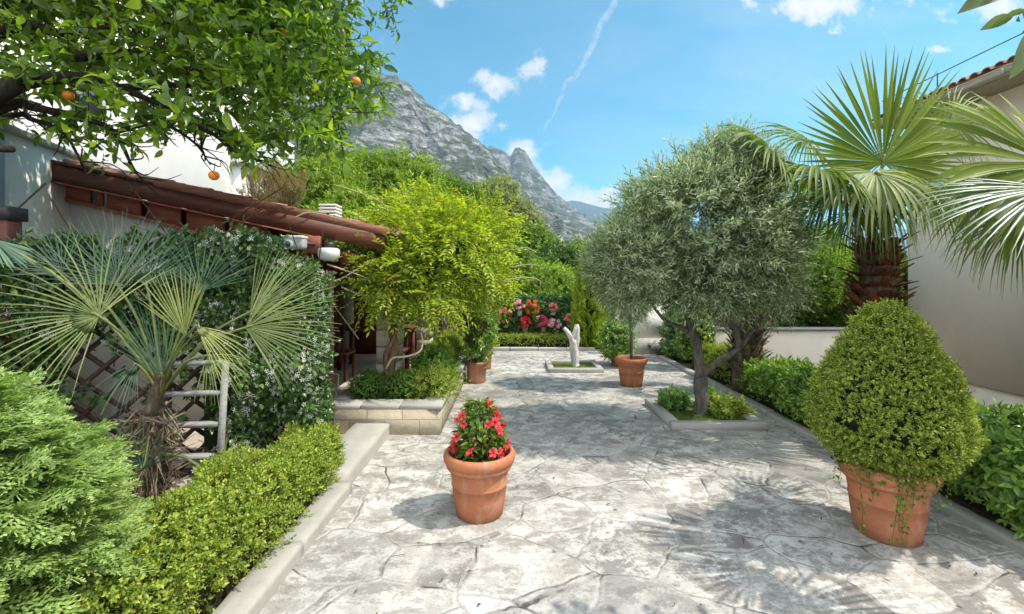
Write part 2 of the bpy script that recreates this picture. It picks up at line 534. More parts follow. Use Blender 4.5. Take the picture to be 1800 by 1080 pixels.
cmask = ramp(nt, dens, [(.02, 0), (.3, .25), (.55, .7), (1.0, 1)])
# the old condensation trail
nw = tex_noise(nt, cb.outputs[0], 7, 3, .5)
uc = math_n(nt, 'MULTIPLY_ADD', math_n(nt, 'SUBTRACT', Vv, .294), .50, .062)
uc = math_n(nt, 'ADD', uc, math_n(nt, 'MULTIPLY_ADD', nw, .10, -.05))
wd = math_n(nt, 'MULTIPLY_ADD', Vv, .024, -.0015)
td = math_n(nt, 'DIVIDE', math_n(nt, 'ABSOLUTE', math_n(nt, 'SUBTRACT', U, uc)), wd)
tr_ = math_n(nt, 'MULTIPLY', ramp(nt, td, [(.25, 1), (1, 0)], 'EASE'), ramp(nt, Vv, [(.285, 0), (.36, 1)]))
n3 = tex_noise(nt, cb.outputs[0], 60, 5, .6)
tr_ = math_n(nt, 'MULTIPLY', tr_, ramp(nt, n3, [(.3, .12), (.65, .42)]))
# thin veil of cirrus to the right
mpv = nt.nodes.new('ShaderNodeMapping'); mpv.inputs['Scale'].default_value = (1.1, 3.6, 1); mpv.inputs['Rotation'].default_value = (0, 0, .35); nt.links.new(cb.outputs[0], mpv.inputs['Vector'])
nv = tex_noise(nt, mpv.outputs[0], 1.7, 6, .5, .3)
veil = math_n(nt, 'MULTIPLY', ramp(nt, nv, [(.36, .03), (.72, .34)]), ramp(nt, math_n(nt, 'ADD', U, .1), [(0, .25), (.6, 1)]))
tot = math_n(nt, 'MAXIMUM', math_n(nt, 'MAXIMUM', cmask, tr_), veil, clamp=True)
skc = mixc(nt, 1.0, sky.outputs[0], (.235, .81, .84), 'MULTIPLY')
cl_n = ramp(nt, n2, [(.3, (3.7, 3.85, 4.0)), (.7, (4.5, 4.5, 4.5))])
col = mixc(nt, tot, skc, cl_n)
# unseen bright clouds added behind the viewer and to the left as fill light
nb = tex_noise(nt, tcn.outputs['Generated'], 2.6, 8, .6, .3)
fill_clouds = math_n(nt, 'MULTIPLY', ramp(nt, nb, [(.40, 0), (.52, 1)]), ramp(nt, math_n(nt, 'MAXIMUM', math_n(nt, 'MULTIPLY_ADD', sp.outputs[1], -1.0, .35), math_n(nt, 'MULTIPLY_ADD', sp.outputs[0], -1.0, -.28)), [(.22, 0), (.5, 1)]))
fill_clouds = math_n(nt, 'MULTIPLY', fill_clouds, ramp(nt, sp.outputs[2], [(.0, 0), (.06, 1)]))
col = mixc(nt, fill_clouds, col, (14.2, 14.3, 14.6))
bg = nt.nodes.new('ShaderNodeBackground'); bg.inputs[1].default_value = .15
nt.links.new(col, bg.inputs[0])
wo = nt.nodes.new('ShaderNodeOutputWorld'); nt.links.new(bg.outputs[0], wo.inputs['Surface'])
scene.view_settings.view_transform = 'Standard'; scene.view_settings.look = 'None'
scene.view_settings.exposure = .6; scene.view_settings.gamma = 1
scene.cycles.max_bounces = 7; scene.cycles.diffuse_bounces = 4; scene.cycles.transmission_bounces = 5; scene.cycles.glossy_bounces = 2; scene.cycles.volume_bounces = 1

# ================================================================== materials of the setting
M = {}
M['paving'] = paving_mat()
M['earth'] = plain('dry_earth', (.16, .13, .09), .95, .35, 3, .6, .1)
M['soil'] = plain('bed_soil', (.07, .052, .036), .95, .4, 14, .9, .1, 60, bdist=.03)
M['stone'] = stucco_mat('cut_limestone', (.38, .365, .335), .5, 3)
M['stone_dark'] = stucco_mat('weathered_kerb_stone', (.36, .345, .315), .7, 4)
M['blocks'] = stone_block_mat('limestone_blocks', (.46, .40, .30), .36, .16)
M['column_blocks'] = stone_block_mat('column_blocks', (.58, .52, .41), 5.0, .2)
M['rough_blocks'] = stone_block_mat('rough_blocks', (.42, .40, .36), .26, .12)
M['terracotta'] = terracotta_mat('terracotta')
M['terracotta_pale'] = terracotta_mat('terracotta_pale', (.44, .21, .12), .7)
M['stucco'] = stucco_mat('beige_stucco', (.82, .74, .625), .32, .7)
M['white_wall'] = stucco_mat('old_white_render', (.74, .73, .69), .35, 2.2)
M['white_block'] = stucco_mat('white_render', (.72, .71, .68), .25, .5)
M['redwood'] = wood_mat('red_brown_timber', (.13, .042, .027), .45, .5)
M['redwood_light'] = wood_mat('sunlit_red_timber', (.36, .12, .075), .3, .6)  # paler copy of the red timber with sunlight put into its colour
M['darkwood'] = wood_mat('dark_lattice_timber', (.055, .026, .02), .35, .6)
M['greywood'] = wood_mat('grey_painted_timber', (.25, .25, .24), .35, .7)
M['metal'] = plain('dark_metal', (.03, .03, .032), .5, .2, 10, .05, .4)
M['grey_plastic'] = plain('grey_housing', (.42, .43, .43), .4, .08, 6, .02, .5)
M['pale_plastic'] = plain('pale_housing', (.66, .67, .66), .35, .06, 6, .02, .5)
M['glass'] = plain('dark_glass', (.04, .05, .06), .08, .1, 3, .0, .6)
M['tile'] = plain('roof_tile', (.31, .19, .14), .85, .5, 6, .5, .15)
M['tile_red'] = plain('red_roof_tile', (.45, .12, .07), .85, .3, 3, .5, .15)
M['gutter'] = plain('gutter_metal', (.46, .42, .36), .5, .1, 5, .05, .4)
M['soffit'] = plain('soffit_render', (.50, .42, .31), .9, .1, 4, .1, .1)
M['grass'] = plain('short_grass', (.10, .13, .03), .95, .45, 25, .9, .1, 90, bdist=.03)
M['floor_tile'] = stucco_mat('porch_floor_stone', (.46, .40, .33), .3, 2)

# ground sheet to the horizon
mb = MB(); mb.add([[-9000, -9000, -1.0], [9000, -9000, -1.0], [9000, 9000, -1.0], [-9000, 9000, -1.0]], [[0, 1, 2, 3]])
struct(mb.build('ground', M['earth']))
mb = MB(); box(mb, (-60, -6, -1.02), (4.0, 8.0, -.03)); box(mb, (-60, 8.0, -1.02), (60, 60, -.03))
struct(mb.build('terrain', M['earth']))
# paving of the terrace (a dense sheet, slightly uneven)
mb = MB()
nx, ny = 90, 200
xs = np.linspace(-1.30, 3.02, nx); ys = np.linspace(-1.5, 10.05, ny)
gx, gy = np.meshgrid(xs, ys)
V = np.stack([gx.ravel(), gy.ravel(), np.zeros(gx.size)], 1)
V[:, 2] = .004 * vnoise(V, 1.3) + .003 * vnoise(V, 4.0, 3)
idx = np.arange(nx * ny).reshape(ny, nx)
mb.add(V, np.stack([idx[:-1, :-1].ravel(), idx[:-1, 1:].ravel(), idx[1:, 1:].ravel(), idx[1:, :-1].ravel()], 1))
struct(mb.build('patio', M['paving'], smooth=True))
# side path that goes on behind the far right corner
mb = MB(); box(mb, (1.85, 10.05, -.02), (3.3, 10.3, .006)); struct(mb.build('path', M['stone']))
# planting beds
mb = MB(); box(mb, (3.08, -1.5, -.02), (3.98, 7.95, .03)); struct(mb.build('right_bed_soil', M['soil']))
mb = MB(); box(mb, (-2.35, -.5, -.02), (-1.47, 3.55, .04)); struct(mb.build('left_bed_soil', M['soil']))
mb = MB(); box(mb, (-.6, 10.22, -.02), (1.9, 10.78, .05)); struct(mb.build('back_bed_soil', M['soil']))
# porch floor and the sunlit yard behind the lattice
mb = MB(); box(mb, (-6.5, 3.2, -.025), (-1.56, 11.5, .012)); struct(mb.build('porch_floor', M['floor_tile']))

# kerbs: individual stones on each edge, one structure per edge
def kerb(name, x0, x1, ys, h, mat, axis='y', jit=.004):
    mb = MB()
    for a, b in zip(ys[:-1], ys[1:]):
        j = rng.uniform(-jit, jit, 2)
        if axis == 'y': rough_stone(mb, (x0 + j[0], a + .004, -.02), (x1 + j[0], b - .004, h + j[1]), 'y', .006, .012, seed=a)
        else: rough_stone(mb, (a + .004, x0 + j[0], -.02), (b - .004, x1 + j[0], h + j[1]), 'x', .006, .012, seed=a)
    return struct(mb.build(name, mat))
kerb('left_kerb', -1.37, -1.205, np.linspace(-.5, 3.42, 6), .085, M['stone_dark'])
kerb('right_kerb', 2.955, 3.075, np.linspace(-1.5, 9.2, 12), .055, M['stone_dark'])
kerb('back_kerb', 10.06, 10.2, np.linspace(-.66, 1.84, 5), .07, M['stone'], 'x')

# raised terrace behind the right hand retaining wall
mb = MB(); box(mb, (3.7, 8.15, -.02), (20, 30, .65)); struct(mb.build('terrace', M['soil']))

# ------------------------------------------------------------------ mountains
def rock_mat(name, rock_a, rock_b, veg, vegamt, sc):
    m, nt, nd, lk = nodes_of(name)
    co = coord(nt, 'Object', (sc, sc, sc))
    strat = coord(nt, 'Object', (sc * .8, sc * .5, sc * 2.6), (0, math.radians(-38), 0))
    f = tex_noise(nt, strat, 3.2, 10, .72, .6)
    f2 = tex_noise(nt, co, 7, 10, .75, .3)
    c = ramp(nt, f, [(.34, rock_a), (.5, tuple((p + q) / 2 for p, q in zip(rock_a, rock_b))), (.64, rock_b)])
    crev = ramp(nt, f2, [(.4, 1), (.52, 0)])
    c = mixc(nt, math_n(nt, 'MULTIPLY', crev, .45), c, tuple(x * .45 for x in rock_a))
    v1 = tex_noise(nt, strat, 2.1, 10, .7, .5); v2 = tex_noise(nt, co, 26, 7, .75)
    vm = math_n(nt, 'ADD', math_n(nt, 'MULTIPLY', v1, .72), math_n(nt, 'MULTIPLY', v2, .42))
    g = nd.new('ShaderNodeNewGeometry'); sp = nd.new('ShaderNodeSeparateXYZ'); lk.new(g.outputs['Normal'], sp.inputs[0])
    vm = math_n(nt, 'ADD', vm, math_n(nt, 'MULTIPLY_ADD', sp.outputs[2], .22, -.12))
    mask = ramp(nt, vm, [(.60 - vegamt, 0), (.68 - vegamt, .9)])
    vc = ramp(nt, v2, [(.35, tuple(x * .7 for x in veg)), (.65, tuple(x * 1.35 for x in veg))])
    c = mixc(nt, mask, c, vc)
    finish(nt, c, .95, math_n(nt, 'ADD', f, math_n(nt, 'MULTIPLY', f2, .6)), 1.0, 14.0, .05)
    return m

def ridge_mesh(name, poly, d0, dr0, dr1, mat, nu=320, nt_=150, amp=22., sc=1 / 90., spow=1.15, z0=-2, gully=1.0, seed=0.):
    poly = np.array(poly, float)
    pxs = np.linspace(poly[0, 0], poly[-1, 0], nu); pys = np.interp(pxs, poly[:, 0], poly[:, 1])
    u = (pxs - 900) / F; v = (HOR - pys) / F * 1.035
    fr = (pxs - pxs[0]) / (pxs[-1] - pxs[0])
    Dr = dr0 + (dr1 - dr0) * fr
    ts = np.concatenate([np.linspace(0, 1, nt_), [1.08, 1.25, 1.6]])
    V = []
    for t in ts:
        tt = min(t, 1.0)
        D = d0 + (Dr - d0) * t
        h = (v * Dr + CAMH) * tt ** spow * (1 - max(0, t - 1) * .9)
        xx = u * (d0 + (Dr - d0) * (.25 + .75 * t)) 
        V.append(np.stack([xx, D, h], 1))
    V = np.concatenate(V)
    tt = np.repeat(np.minimum(ts, 1), nu)
    n = np.empty(len(V)); n2 = np.empty(len(V)); n3 = np.empty(len(V))
    c, s = math.cos(math.radians(38)), math.sin(math.radians(38))
    for i, p in enumerate(V):
        a = p[0] * c - p[2] * s; b = p[0] * s + p[2] * c      # gullies and strata run down to the right
        n[i] = mnoise.ridged_multi_fractal(Vector((a * sc * .45 + seed, p[1] * sc * .5, b * sc * 1.8)), .9, 2.1, 6, 1.0, 2.0)
        n2[i] = mnoise.fractal(Vector((p[0] * sc * .6 + seed, p[1] * sc * .6, p[2] * sc * .6)), .8, 2.0, 5)
        n3[i] = mnoise.fractal(Vector((p[0] * sc * 5 + seed, p[1] * sc * 3, p[2] * sc * 5)), .8, 2.0, 4)
    e = np.clip(tt * 3, 0, 1)
    damp = 1 - .8 * np.exp(-((1 - tt) / .05) ** 2)
    V[:, 1] -= (n - 1.2) * amp * e * gully * (damp * .7 + .3)
    V[:, 2] += (n2 * amp * .6 + n3 * amp * .16) * e * damp + n3 * amp * .13 * e
    V[:, 0] += n2 * amp * .5 * e * damp
    nr = len(ts)
    idx = np.arange(nr * nu).reshape(nr, nu)
    mb = MB(); mb.add(V, np.stack([idx[:-1, :-1].ravel(), idx[:-1, 1:].ravel(), idx[1:, 1:].ravel(), idx[1:, :-1].ravel()], 1))
    return struct(mb.build(name, mat, smooth=False))

rm = rock_mat('limestone_cliff', (.065, .068, .07), (.56, .55, .52), (.045, .062, .02), .075, 1 / 110.)
rm2 = rock_mat('far_limestone', (.06, .065, .07), (.33, .33, .32), (.04, .055, .03), .05, 1 / 200.)
hm = rock_mat('far_hill', (.045, .06, .06), (.10, .11, .10), (.03, .045, .03), .16, 1 / 500.)
ridge_mesh('mountain', [(-900, -40), (-300, -10), (300, 50), (560, 95), (650, 138), (700, 146), (722, 160), (745, 183), (775, 205), (800, 226), (830, 245), (856, 266),
                        (880, 292), (905, 318), (930, 343), (960, 378), (990, 400), (1020, 424), (1060, 452), (1110, 480)], 330, 900, 1300, rm, 460, 220, 34)
ridge_mesh('mountain', [(760, 330), (840, 280), (862, 264), (880, 270), (896, 282), (905, 270), (914, 266), (924, 272), (934, 292), (946, 306), (958, 322), (975, 343), (1000, 364),
                        (1030, 388), (1055, 408), (1090, 438), (1130, 470)], 900, 1700, 2000, rm2, 200, 90, 34, 1 / 150., 1.1, seed=7.)
ridge_mesh('hills', [(820, 420), (960, 366), (1005, 357), (1050, 368), (1100, 373), (1150, 384), (1220, 392), (1320, 404), (1450, 396), (1600, 410), (1800, 404), (2300, 420)],
           2600, 4300, 5200, hm, 160, 40, 60, 1 / 420., 1.0, gully=.7, seed=3.)
# ================================================================== hard things
# ---- left boundary wall (white render under a stone coping)
A = np.array([-4.60, 4.12, 0])
wd_ = unit(np.array([-.304, 1.0, 0])); wn_ = np.array([wd_[1], -wd_[0], 0])   # wall direction and its outer normal

def wall_strip(mb, o, d, n, l0, l1, z0, z1, t0, t1, mi=0):
    V = []
    for z in (z0, z1):
        for (l, t) in ((l0, t0), (l1, t0), (l1, t1), (l0, t1)):
            V.append(o + d * l + n * t + np.array([0, 0, z]))
    return mb.add(V, [[3, 2, 1, 0], [4, 5, 6, 7], [0, 1, 5, 4], [1, 2, 6, 5], [2, 3, 7, 6], [3, 0, 4, 7]], mi)

t = thing('garden_wall', 'white rendered wall with a grey stone coping behind the red timbers at the left edge', 'wall', A)
mb = MB(); wall_strip(mb, A, wd_, wn_, 0.0, 3.2, -.02, 2.94, -.25, 0); mb.build('wall', M['white_wall'], t)
mb = MB()
for k in range(6): wall_strip(mb, A, wd_, wn_, -.03 + k * .6, -.03 + k * .6 + .592, 2.94, 3.0, -.30, .045)
mb.build('coping', M['stone_dark'], t)
mb = MB(); wall_strip(mb, A, wd_, wn_, -.9, -.003, -.02, 3.0, -.9, .01); mb.build('pier', M['stone'], t)
q = P(8, 395, 3.05)
t = thing('gate_post', 'dark red timber gate post in front of the pale pier at the far left', 'post', q * [1, 1, 0])
mb = MB(); box(mb, (q[0] - .07, q[1] - .04, -.02), (q[0] + .06, q[1] + .06, 1.99), 0, .006); mb.build('post', M['redwood'], t)
mb = MB(); box(mb, (q[0] - .8, q[1] - .05, 1.99), (q[0] + .07, q[1] + .09, 2.08), 0, .006); mb.build('lintel', M['metal'], t)
a, b = P(-40, 259, 2.3), P(23, 263, 2.42)
mb = MB(); tube(mb, spline([a - [.35, 0, -.02], a, b], 8), [.022] * 5 + [.02, .021, .018], 10, wob=.12)
tag(mb.build('cut_branch', bark_mat('dark_bark', (.012, .010, .008), (.05, .04, .03)), None, a - [.35, 0, 0]), 'short sawn off dark branch end poking in at the left edge above the red timbers', 'branch')

# ---- veranda: lean-to roof falling towards the terrace, timber verge facing us, limestone columns
VD = 4.78
t = thing('veranda', 'open veranda with red brown roof timbers on limestone columns and a dark inside', 'veranda', (-2.4, 5.6, 0))
b0, b1 = P(62, 297, VD), P(677, 427, VD)
bd = unit(b1 - b0); bu = np.array([-bd[2], 0, bd[0]]); bl = np.linalg.norm(b1 - b0)
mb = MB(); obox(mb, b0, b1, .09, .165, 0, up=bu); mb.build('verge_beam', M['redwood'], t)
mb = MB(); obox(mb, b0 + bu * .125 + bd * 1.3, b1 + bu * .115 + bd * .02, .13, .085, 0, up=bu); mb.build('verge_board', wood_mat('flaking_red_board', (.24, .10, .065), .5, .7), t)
# purlin ends carried on the wall at the left
e = P(32, 309, VD - .12); mb = MB(); box(mb, e + [-.10, -.1, -.10], e + [.16, .5, .10], 0, .008); mb.build('purlin', M['redwood'], t)
e = P(58, 291, VD - .1); mb = MB(); box(mb, e + [-.05, -.02, -.10], e + [.07, .3, .12], 0, .008); mb.build('purlin', M['redwood'], t)
# lath below the beam, then short boards with gaps down to the wall plate
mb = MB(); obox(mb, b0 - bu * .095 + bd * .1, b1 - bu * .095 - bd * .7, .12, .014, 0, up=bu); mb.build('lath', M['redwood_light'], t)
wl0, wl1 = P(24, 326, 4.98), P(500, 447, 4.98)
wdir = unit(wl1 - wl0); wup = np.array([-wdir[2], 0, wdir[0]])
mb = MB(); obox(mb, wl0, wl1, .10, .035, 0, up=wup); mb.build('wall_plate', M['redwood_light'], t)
for k, (xa, xb) in enumerate(((75, 160), (172, 182), (190, 248), (262, 318), (330, 395), (405, 470))):
    pa = np.array([P(xa, 0, 4.97)[0], 4.97, 0]); pb = np.array([P(xb, 0, 4.97)[0], 4.97, 0])
    V = []
    for yy_ in (4.95, 4.985):
        for p in (pa, pb):
            zl = wl0[2] + (p[0] - wl0[0]) * wdir[2] / wdir[0] + .022; zh = b0[2] + (p[0] - b0[0]) * bd[2] / bd[0] - .04
            V += [[p[0], yy_, zl], [p[0], yy_, zh]]
    mb = MB(); mb.add(V, [[0, 2, 3, 1], [5, 7, 6, 4], [0, 1, 5, 4], [2, 6, 7, 3], [1, 3, 7, 5], [0, 4, 6, 2]]); mb.build('board', M['redwood_light'], t)
# end wall under the plate
mb = MB(); xa, xb = -5.75, -2.35
za = wl0[2] + (xa - wl0[0]) * wdir[2] / wdir[0] - .02; zb = wl0[2] + (xb - wl0[0]) * wdir[2] / wdir[0] - .02
V = [[xa, 5.0, -.02], [xb, 5.0, -.02], [xb, 5.0, zb], [xa, 5.0, za]]; V += [[v[0], 5.2, v[2]] for v in V]
mb.add(V, [[0, 1, 2, 3], [7, 6, 5, 4], [0, 4, 5, 1], [1, 5, 6, 2], [2, 6, 7, 3], [3, 7, 4, 0]]); mb.build('end_wall', M['white_wall'], t)
# roof deck and tiles
r0 = b0 + bu * .10; r1 = b1 + bu * .09 + bd * .12; YB = 10.2
V = [[r0[0], VD - .06, r0[2]], [r1[0], VD - .06, r1[2]], [r1[0], YB, r1[2]], [r0[0], YB, r0[2]]]
V += [[v[0], v[1], v[2] + .03] for v in V]
mb = MB(); mb.add(V, [[3, 2, 1, 0], [4, 5, 6, 7], [0, 1, 5, 4], [1, 2, 6, 5], [2, 3, 7, 6], [3, 0, 4, 7]])
roof = mb.build('roof', M['redwood'], t)
mb = MB()
for y in np.arange(VD + .18, YB, .17):
    for k in range(9):
        pa = r0 * (1 - k / 9) + r1 * (k / 9); pb = r0 * (1 - (k + 1.08) / 9) + r1 * ((k + 1.08) / 9)
        ang = np.linspace(0, math.pi, 6); V = []
        for (p, rr, dz) in ((pa, .06, .03), (pb, .075, .045)):
            V += [[p[0], y + math.cos(q_) * rr + rng.uniform(-.002, .002), p[2] + dz + math.sin(q_) * rr * .75] for q_ in ang]
        mb.add(V, [[i, i + 1, i + 7, i + 6] for i in range(5)])
mb.build('roof_tiles', M['tile'], roof)
for k in range(7):
    y = VD + .7 + k * .8
    mb = MB(); obox(mb, [r0[0], y, r0[2] - .07], [r1[0] - .1, y, r1[2] - .07], .08, .12, 0, up=bu); mb.build('rafter', M['redwood'], t)
# stubby vent chimney of stacked slabs
ch = P(581, 374, 7.2)
mb = MB(); box(mb, (ch[0] - .11, ch[1] - .11, ch[2] - .4), (ch[0] + .11, ch[1] + .11, ch[2] - .07))
for k in range(4): box(mb, (ch[0] - .135, ch[1] - .135, ch[2] - .07 + k * .052), (ch[0] + .135, ch[1] + .135, ch[2] - .07 + k * .052 + .03), 0, .006)
mb.build('chimney', M['white_wall'], roof)
# timber post beneath the beam and fascia panel beyond it
q = P(549, 470, VD + .02)
mb = MB(); box(mb, (q[0] - .085, q[1] - .04, 0), (q[0] + .085, q[1] + .12, 2.02), 0, .006); mb.build('post', M['redwood'], t)
mb = MB(); q2 = P(549, 430, VD - .06); box(mb, q2 + [-.09, -.03, -.09], q2 + [.09, .03, .085], 0, .005); mb.build('bracket', M['redwood_light'], t)
for (pa, pb) in ((600, 634), (638, 676)):
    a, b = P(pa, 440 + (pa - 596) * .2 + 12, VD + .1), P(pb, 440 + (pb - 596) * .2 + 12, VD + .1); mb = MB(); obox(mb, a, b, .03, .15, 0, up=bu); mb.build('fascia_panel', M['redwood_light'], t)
a, b = P(590, 470, VD + .05), P(700, 492, VD + .05); mb = MB(); obox(mb, a, b, .07, .05, 0, up=bu); mb.build('lower_rail', M['redwood'], t)
# limestone columns
for (x, y, d) in ((-1.60, 5.35, .42), (-1.58, 7.5, .36), (-1.58, 9.3, .34)):
    mb = MB(); z = 0
    while z < 1.75:
        j = rng.uniform(-.006, .006, 4)
        box(mb, (x + j[0], y + j[1], z + .004), (x + .23 + j[2], y + d + j[3], z + .196), 0, .008); z += .2
    box(mb, (x + .02, y + .02, 0), (x + .21, y + d - .02, 1.78))
    mb.build('column', M['column_blocks'], t)
mb = MB(); box(mb, (-1.62, 5.2, 1.78), (-1.36, 9.9, 1.93)); mb.build('lintel_beam', M['redwood'], t)
# rear wall of the veranda, with door boards and a pale pilaster
mb = MB(); box(mb, (-4.6, 5.21, 0), (-4.45, 10, 2.55)); box(mb, (-4.45, 9.6, 0), (-1.6, 9.75, 1.95)); mb.build('rear_wall', M['redwood'], t)
mb = MB(); q = P(606, 560, 9.0)
box(mb, (q[0] - .12, q[1], 0), (q[0] + .12, q[1] + .2, 2.2)); mb.build('pilaster', M['stone'], t)
for k in range(4):
    q = P(575 + k * 7, 560, 7.5 + k * .3); mb = MB(); box(mb, (q[0] - .025, q[1], 0), (q[0] + .025, q[1] + .04, 1.9)); mb.build('door_slat', M['redwood_light'], t)

# wooden chairs and a table standing in the shade
def chair(x, y, label):
    c = thing('wooden_chair', label, 'chair', (x, y, 0), 'wooden chairs inside the veranda')
    mb = MB(); box(mb, (x - .21, y - .21, .42), (x + .21, y + .21, .46), 0, .01); mb.build('seat', M['redwood'], c)
    for (i, j) in ((-1, -1), (1, -1), (-1, 1), (1, 1)):
        mb = MB(); box(mb, (x + i * .18 - .02, y + j * .18 - .02, 0), (x + i * .18 + .02, y + j * .18 + .02, .42 if j > 0 else .419)); mb.build('leg', M['redwood'], c)
    mb = MB()
    for k in range(5): box(mb, (x - .17 + k * .075, y - .205, .46), (x - .13 + k * .075, y - .18, .92))
    box(mb, (x - .2, y - .21, .92), (x + .2, y - .17, 1.0), 0, .008); mb.build('backrest', M['redwood'], c)
chair(-1.92, 7.45, 'dark red wooden slat back chair seen between the first two columns')
chair(-2.75, 7.2, 'dark wooden slat back chair deeper in the shade of the veranda')
t2 = thing('dining_table', 'dark wooden table standing in the shade of the veranda', 'table', (-2.35, 8.2, 0))
mb = MB(); box(mb, (-3.1, 7.8, .70), (-1.75, 8.6, .745), 0, .01); mb.build('table_top', M['redwood'], t2)
for (i, j) in ((-3.0, 7.9), (-1.85, 7.9), (-3.0, 8.5), (-1.85, 8.5)):
    mb = MB(); box(mb, (i - .03, j - .03, 0), (i + .03, j + .03, .70)); mb.build('leg', M['redwood'], t2)

# ---- floodlight and lamp under the beam
def rounded_prism(mb, c, wx, wy, hz, r=.02, mi=0, taper=.85):
    """soft box: superellipse rings stacked along z"""
    n = 28; a = np.arange(n) * 2 * math.pi / n
    sx = np.sign(np.cos(a)) * np.abs(np.cos(a)) ** .35; sy = np.sign(np.sin(a)) * np.abs(np.sin(a)) ** .35
    V = []
    for (z, s) in ((0, .86), (.12, .97), (.3, 1), (.7, 1), (.88, .97), (1, .86)):
        V.append(np.stack([c[0] + sx * wx / 2 * s, c[1] + sy * wy / 2 * s, np.full(n, c[2] + (z - .5) * hz)], 1))
    k = np.arange(n); fs = []
    for i in range(5): fs += [[i * n + q, i * n + (q + 1) % n, (i + 1) * n + (q + 1) % n, (i + 1) * n + q] for q in range(n)]
    fs.append([n - 1 - q for q in range(n)]); fs.append([5 * n + q for q in range(n)])
    mb.addF(np.concatenate(V), fs, mi)

def disc_y(mb, c, r, depth, n=24, mi=0):
    """short round drum facing the viewer along -Y"""
    a = np.arange(n) * 2 * math.pi / n
    V = np.concatenate([np.stack([c[0] + q * np.cos(a), np.full(n, y), c[2] + q * np.sin(a)], 1) for (q, y) in ((r, c[1]), (r, c[1] - depth * .8), (r * .9, c[1] - depth))])
    fs = [[i * n + k, (i + 1) * n + k, (i + 1) * n + (k + 1) % n, i * n + (k + 1) % n] for i in range(2) for k in range(n)] + [[2 * n + k for k in range(n)][::-1]]
    mb.addF(V, fs, mi)

q = P(519, 427, 4.45)
t = thing('floodlight', 'grey box shaped floodlight with a round lens mounted on the post under the beam', 'lamp', q)
mb = MB(); rounded_prism(mb, q, .20, .12, .125); mb.build('housing', M['grey_plastic'], t, smooth=True)
mb = MB(); rounded_prism(mb, q + [0, -.002, .052], .215, .135, .03); mb.build('hood', M['pale_plastic'], t, smooth=True)
lens = q + [-.035, -.058, -.02]
mb = MB(); disc_y(mb, lens, .045, .022); l_ = mb.build('lens_ring', M['grey_plastic'], t)
mb = MB(); disc_y(mb, lens + [0, -.02, 0], .03, .006); mb.build('lens', M['glass'], l_)
mb = MB(); obox(mb, q + [.06, .05, .0], q + [.10, .52, 0], .03, .03); mb.build('arm', M['metal'], t)
q = P(578, 447, 4.62)
t = thing('wall_lamp', 'pale grey rounded wall lamp hanging below the beam right of the floodlight', 'lamp', q)
mb = MB(); a = np.linspace(0, 1, 7)
lathe(mb, [(0.0, .06), (.085, .06), (.105, .045), (.108, .0), (.10, -.03), (.075, -.055), (.04, -.068), (0, -.07)], q, 28); mb.build('shade', M['pale_plastic'], t, smooth=True)
mb = MB(); box(mb, q + [-.04, -.03, .06], q + [.04, .10, .12]); mb.build('bracket', M['metal'], t)

# ---- lattice fence of dark laths
La = np.array([-3.75, 2.92, 0]); Lb = np.array([-1.70, 4.22, 0])

def lattice(name, label, a, b, z0, z1, pitch=.165, wdt=.036, mat=None):
    a = np.array(a, float); b = np.array(b, float); L = np.linalg.norm(b - a); d = (b - a) / L
    n = np.array([d[1], -d[0], 0]); H = z1 - z0
    t = thing(name, label, 'fence', a)
    mb = MB()
    for sgn in (1, -1):
        off = n * (.006 * sgn)
        s = -H
        while s < L + H:
            # clip the slanted lath to the panel
            u0, u1 = (s, s + H) if sgn > 0 else (s + H, s)
            za, zb = 0.0, H
            if u0 != u1:
                def cl(u, uu0=u0, uu1=u1): return (u - uu0) / (uu1 - uu0) * H
                lo, hi = max(0, min(u0, u1)), min(L, max(u0, u1))
                if lo < hi - .02:
                    zz = sorted([cl(lo), cl(hi)])
                    ua = u0 + (u1 - u0) * zz[0] / H; ub = u0 + (u1 - u0) * zz[1] / H
                    pa = a + d * ua + off + [0, 0, z0 + zz[0]]; pb = a + d * ub + off + [0, 0, z0 + zz[1]]
                    obox(mb, pa, pb, .011, wdt, 0, up=n if False else np.cross(n, unit(pb - pa)))
            s += pitch * 1.414
    mb.build('lattice', mat, t)
    for (p0_, p1_) in ((a + [0, 0, z1], b + [0, 0, z1]), (a + [0, 0, z0], b + [0, 0, z0])):
        mb = MB(); obox(mb, p0_, p1_, .045, .05); mb.build('rail', mat, t)
    for s in np.linspace(0, L, max(2, int(L / 1.1) + 1)):
        p = a + d * s; mb = MB(); box(mb, (p[0] - .035, p[1] - .035 , 0), (p[0] + .035, p[1] + .035, z1 + .05), 0, .005); mb.build('post', mat, t)
    return t
lattice('lattice_fence', 'dark brown diagonal lattice fence behind the fan palm and the ladder', La, Lb, .05, 1.62, .155, .034, M['darkwood'])
lattice('lattice_fence', 'small dark lattice panel in the shade at the far end of the veranda', (-1.35, 8.6, 0), (-1.05, 9.9, 0), .1, 1.25, .12, .03, M['darkwood'])

# ---- ladder
lt, lb = P(397, 634, 3.52), P(384, 868, 3.30)
lb[2] = .03
lx = np.array([-.46, -.05, 0])
t = thing('ladder', 'grey painted wooden ladder leaning on the lattice beside the fan palm', 'ladder', lb)
for o_ in (np.zeros(3), lx):
    mb = MB(); obox(mb, lb + o_, lt + o_, .045, .03); mb.build('rail', M['greywood'], t)
for k in range(5):
    f = .045 + k * .235
    p = lb * (1 - f) + lt * f
    mb = MB(); obox(mb, p + lx * .95, p + lx * .05, .06, .032); mb.build('rung', M['greywood'], t)

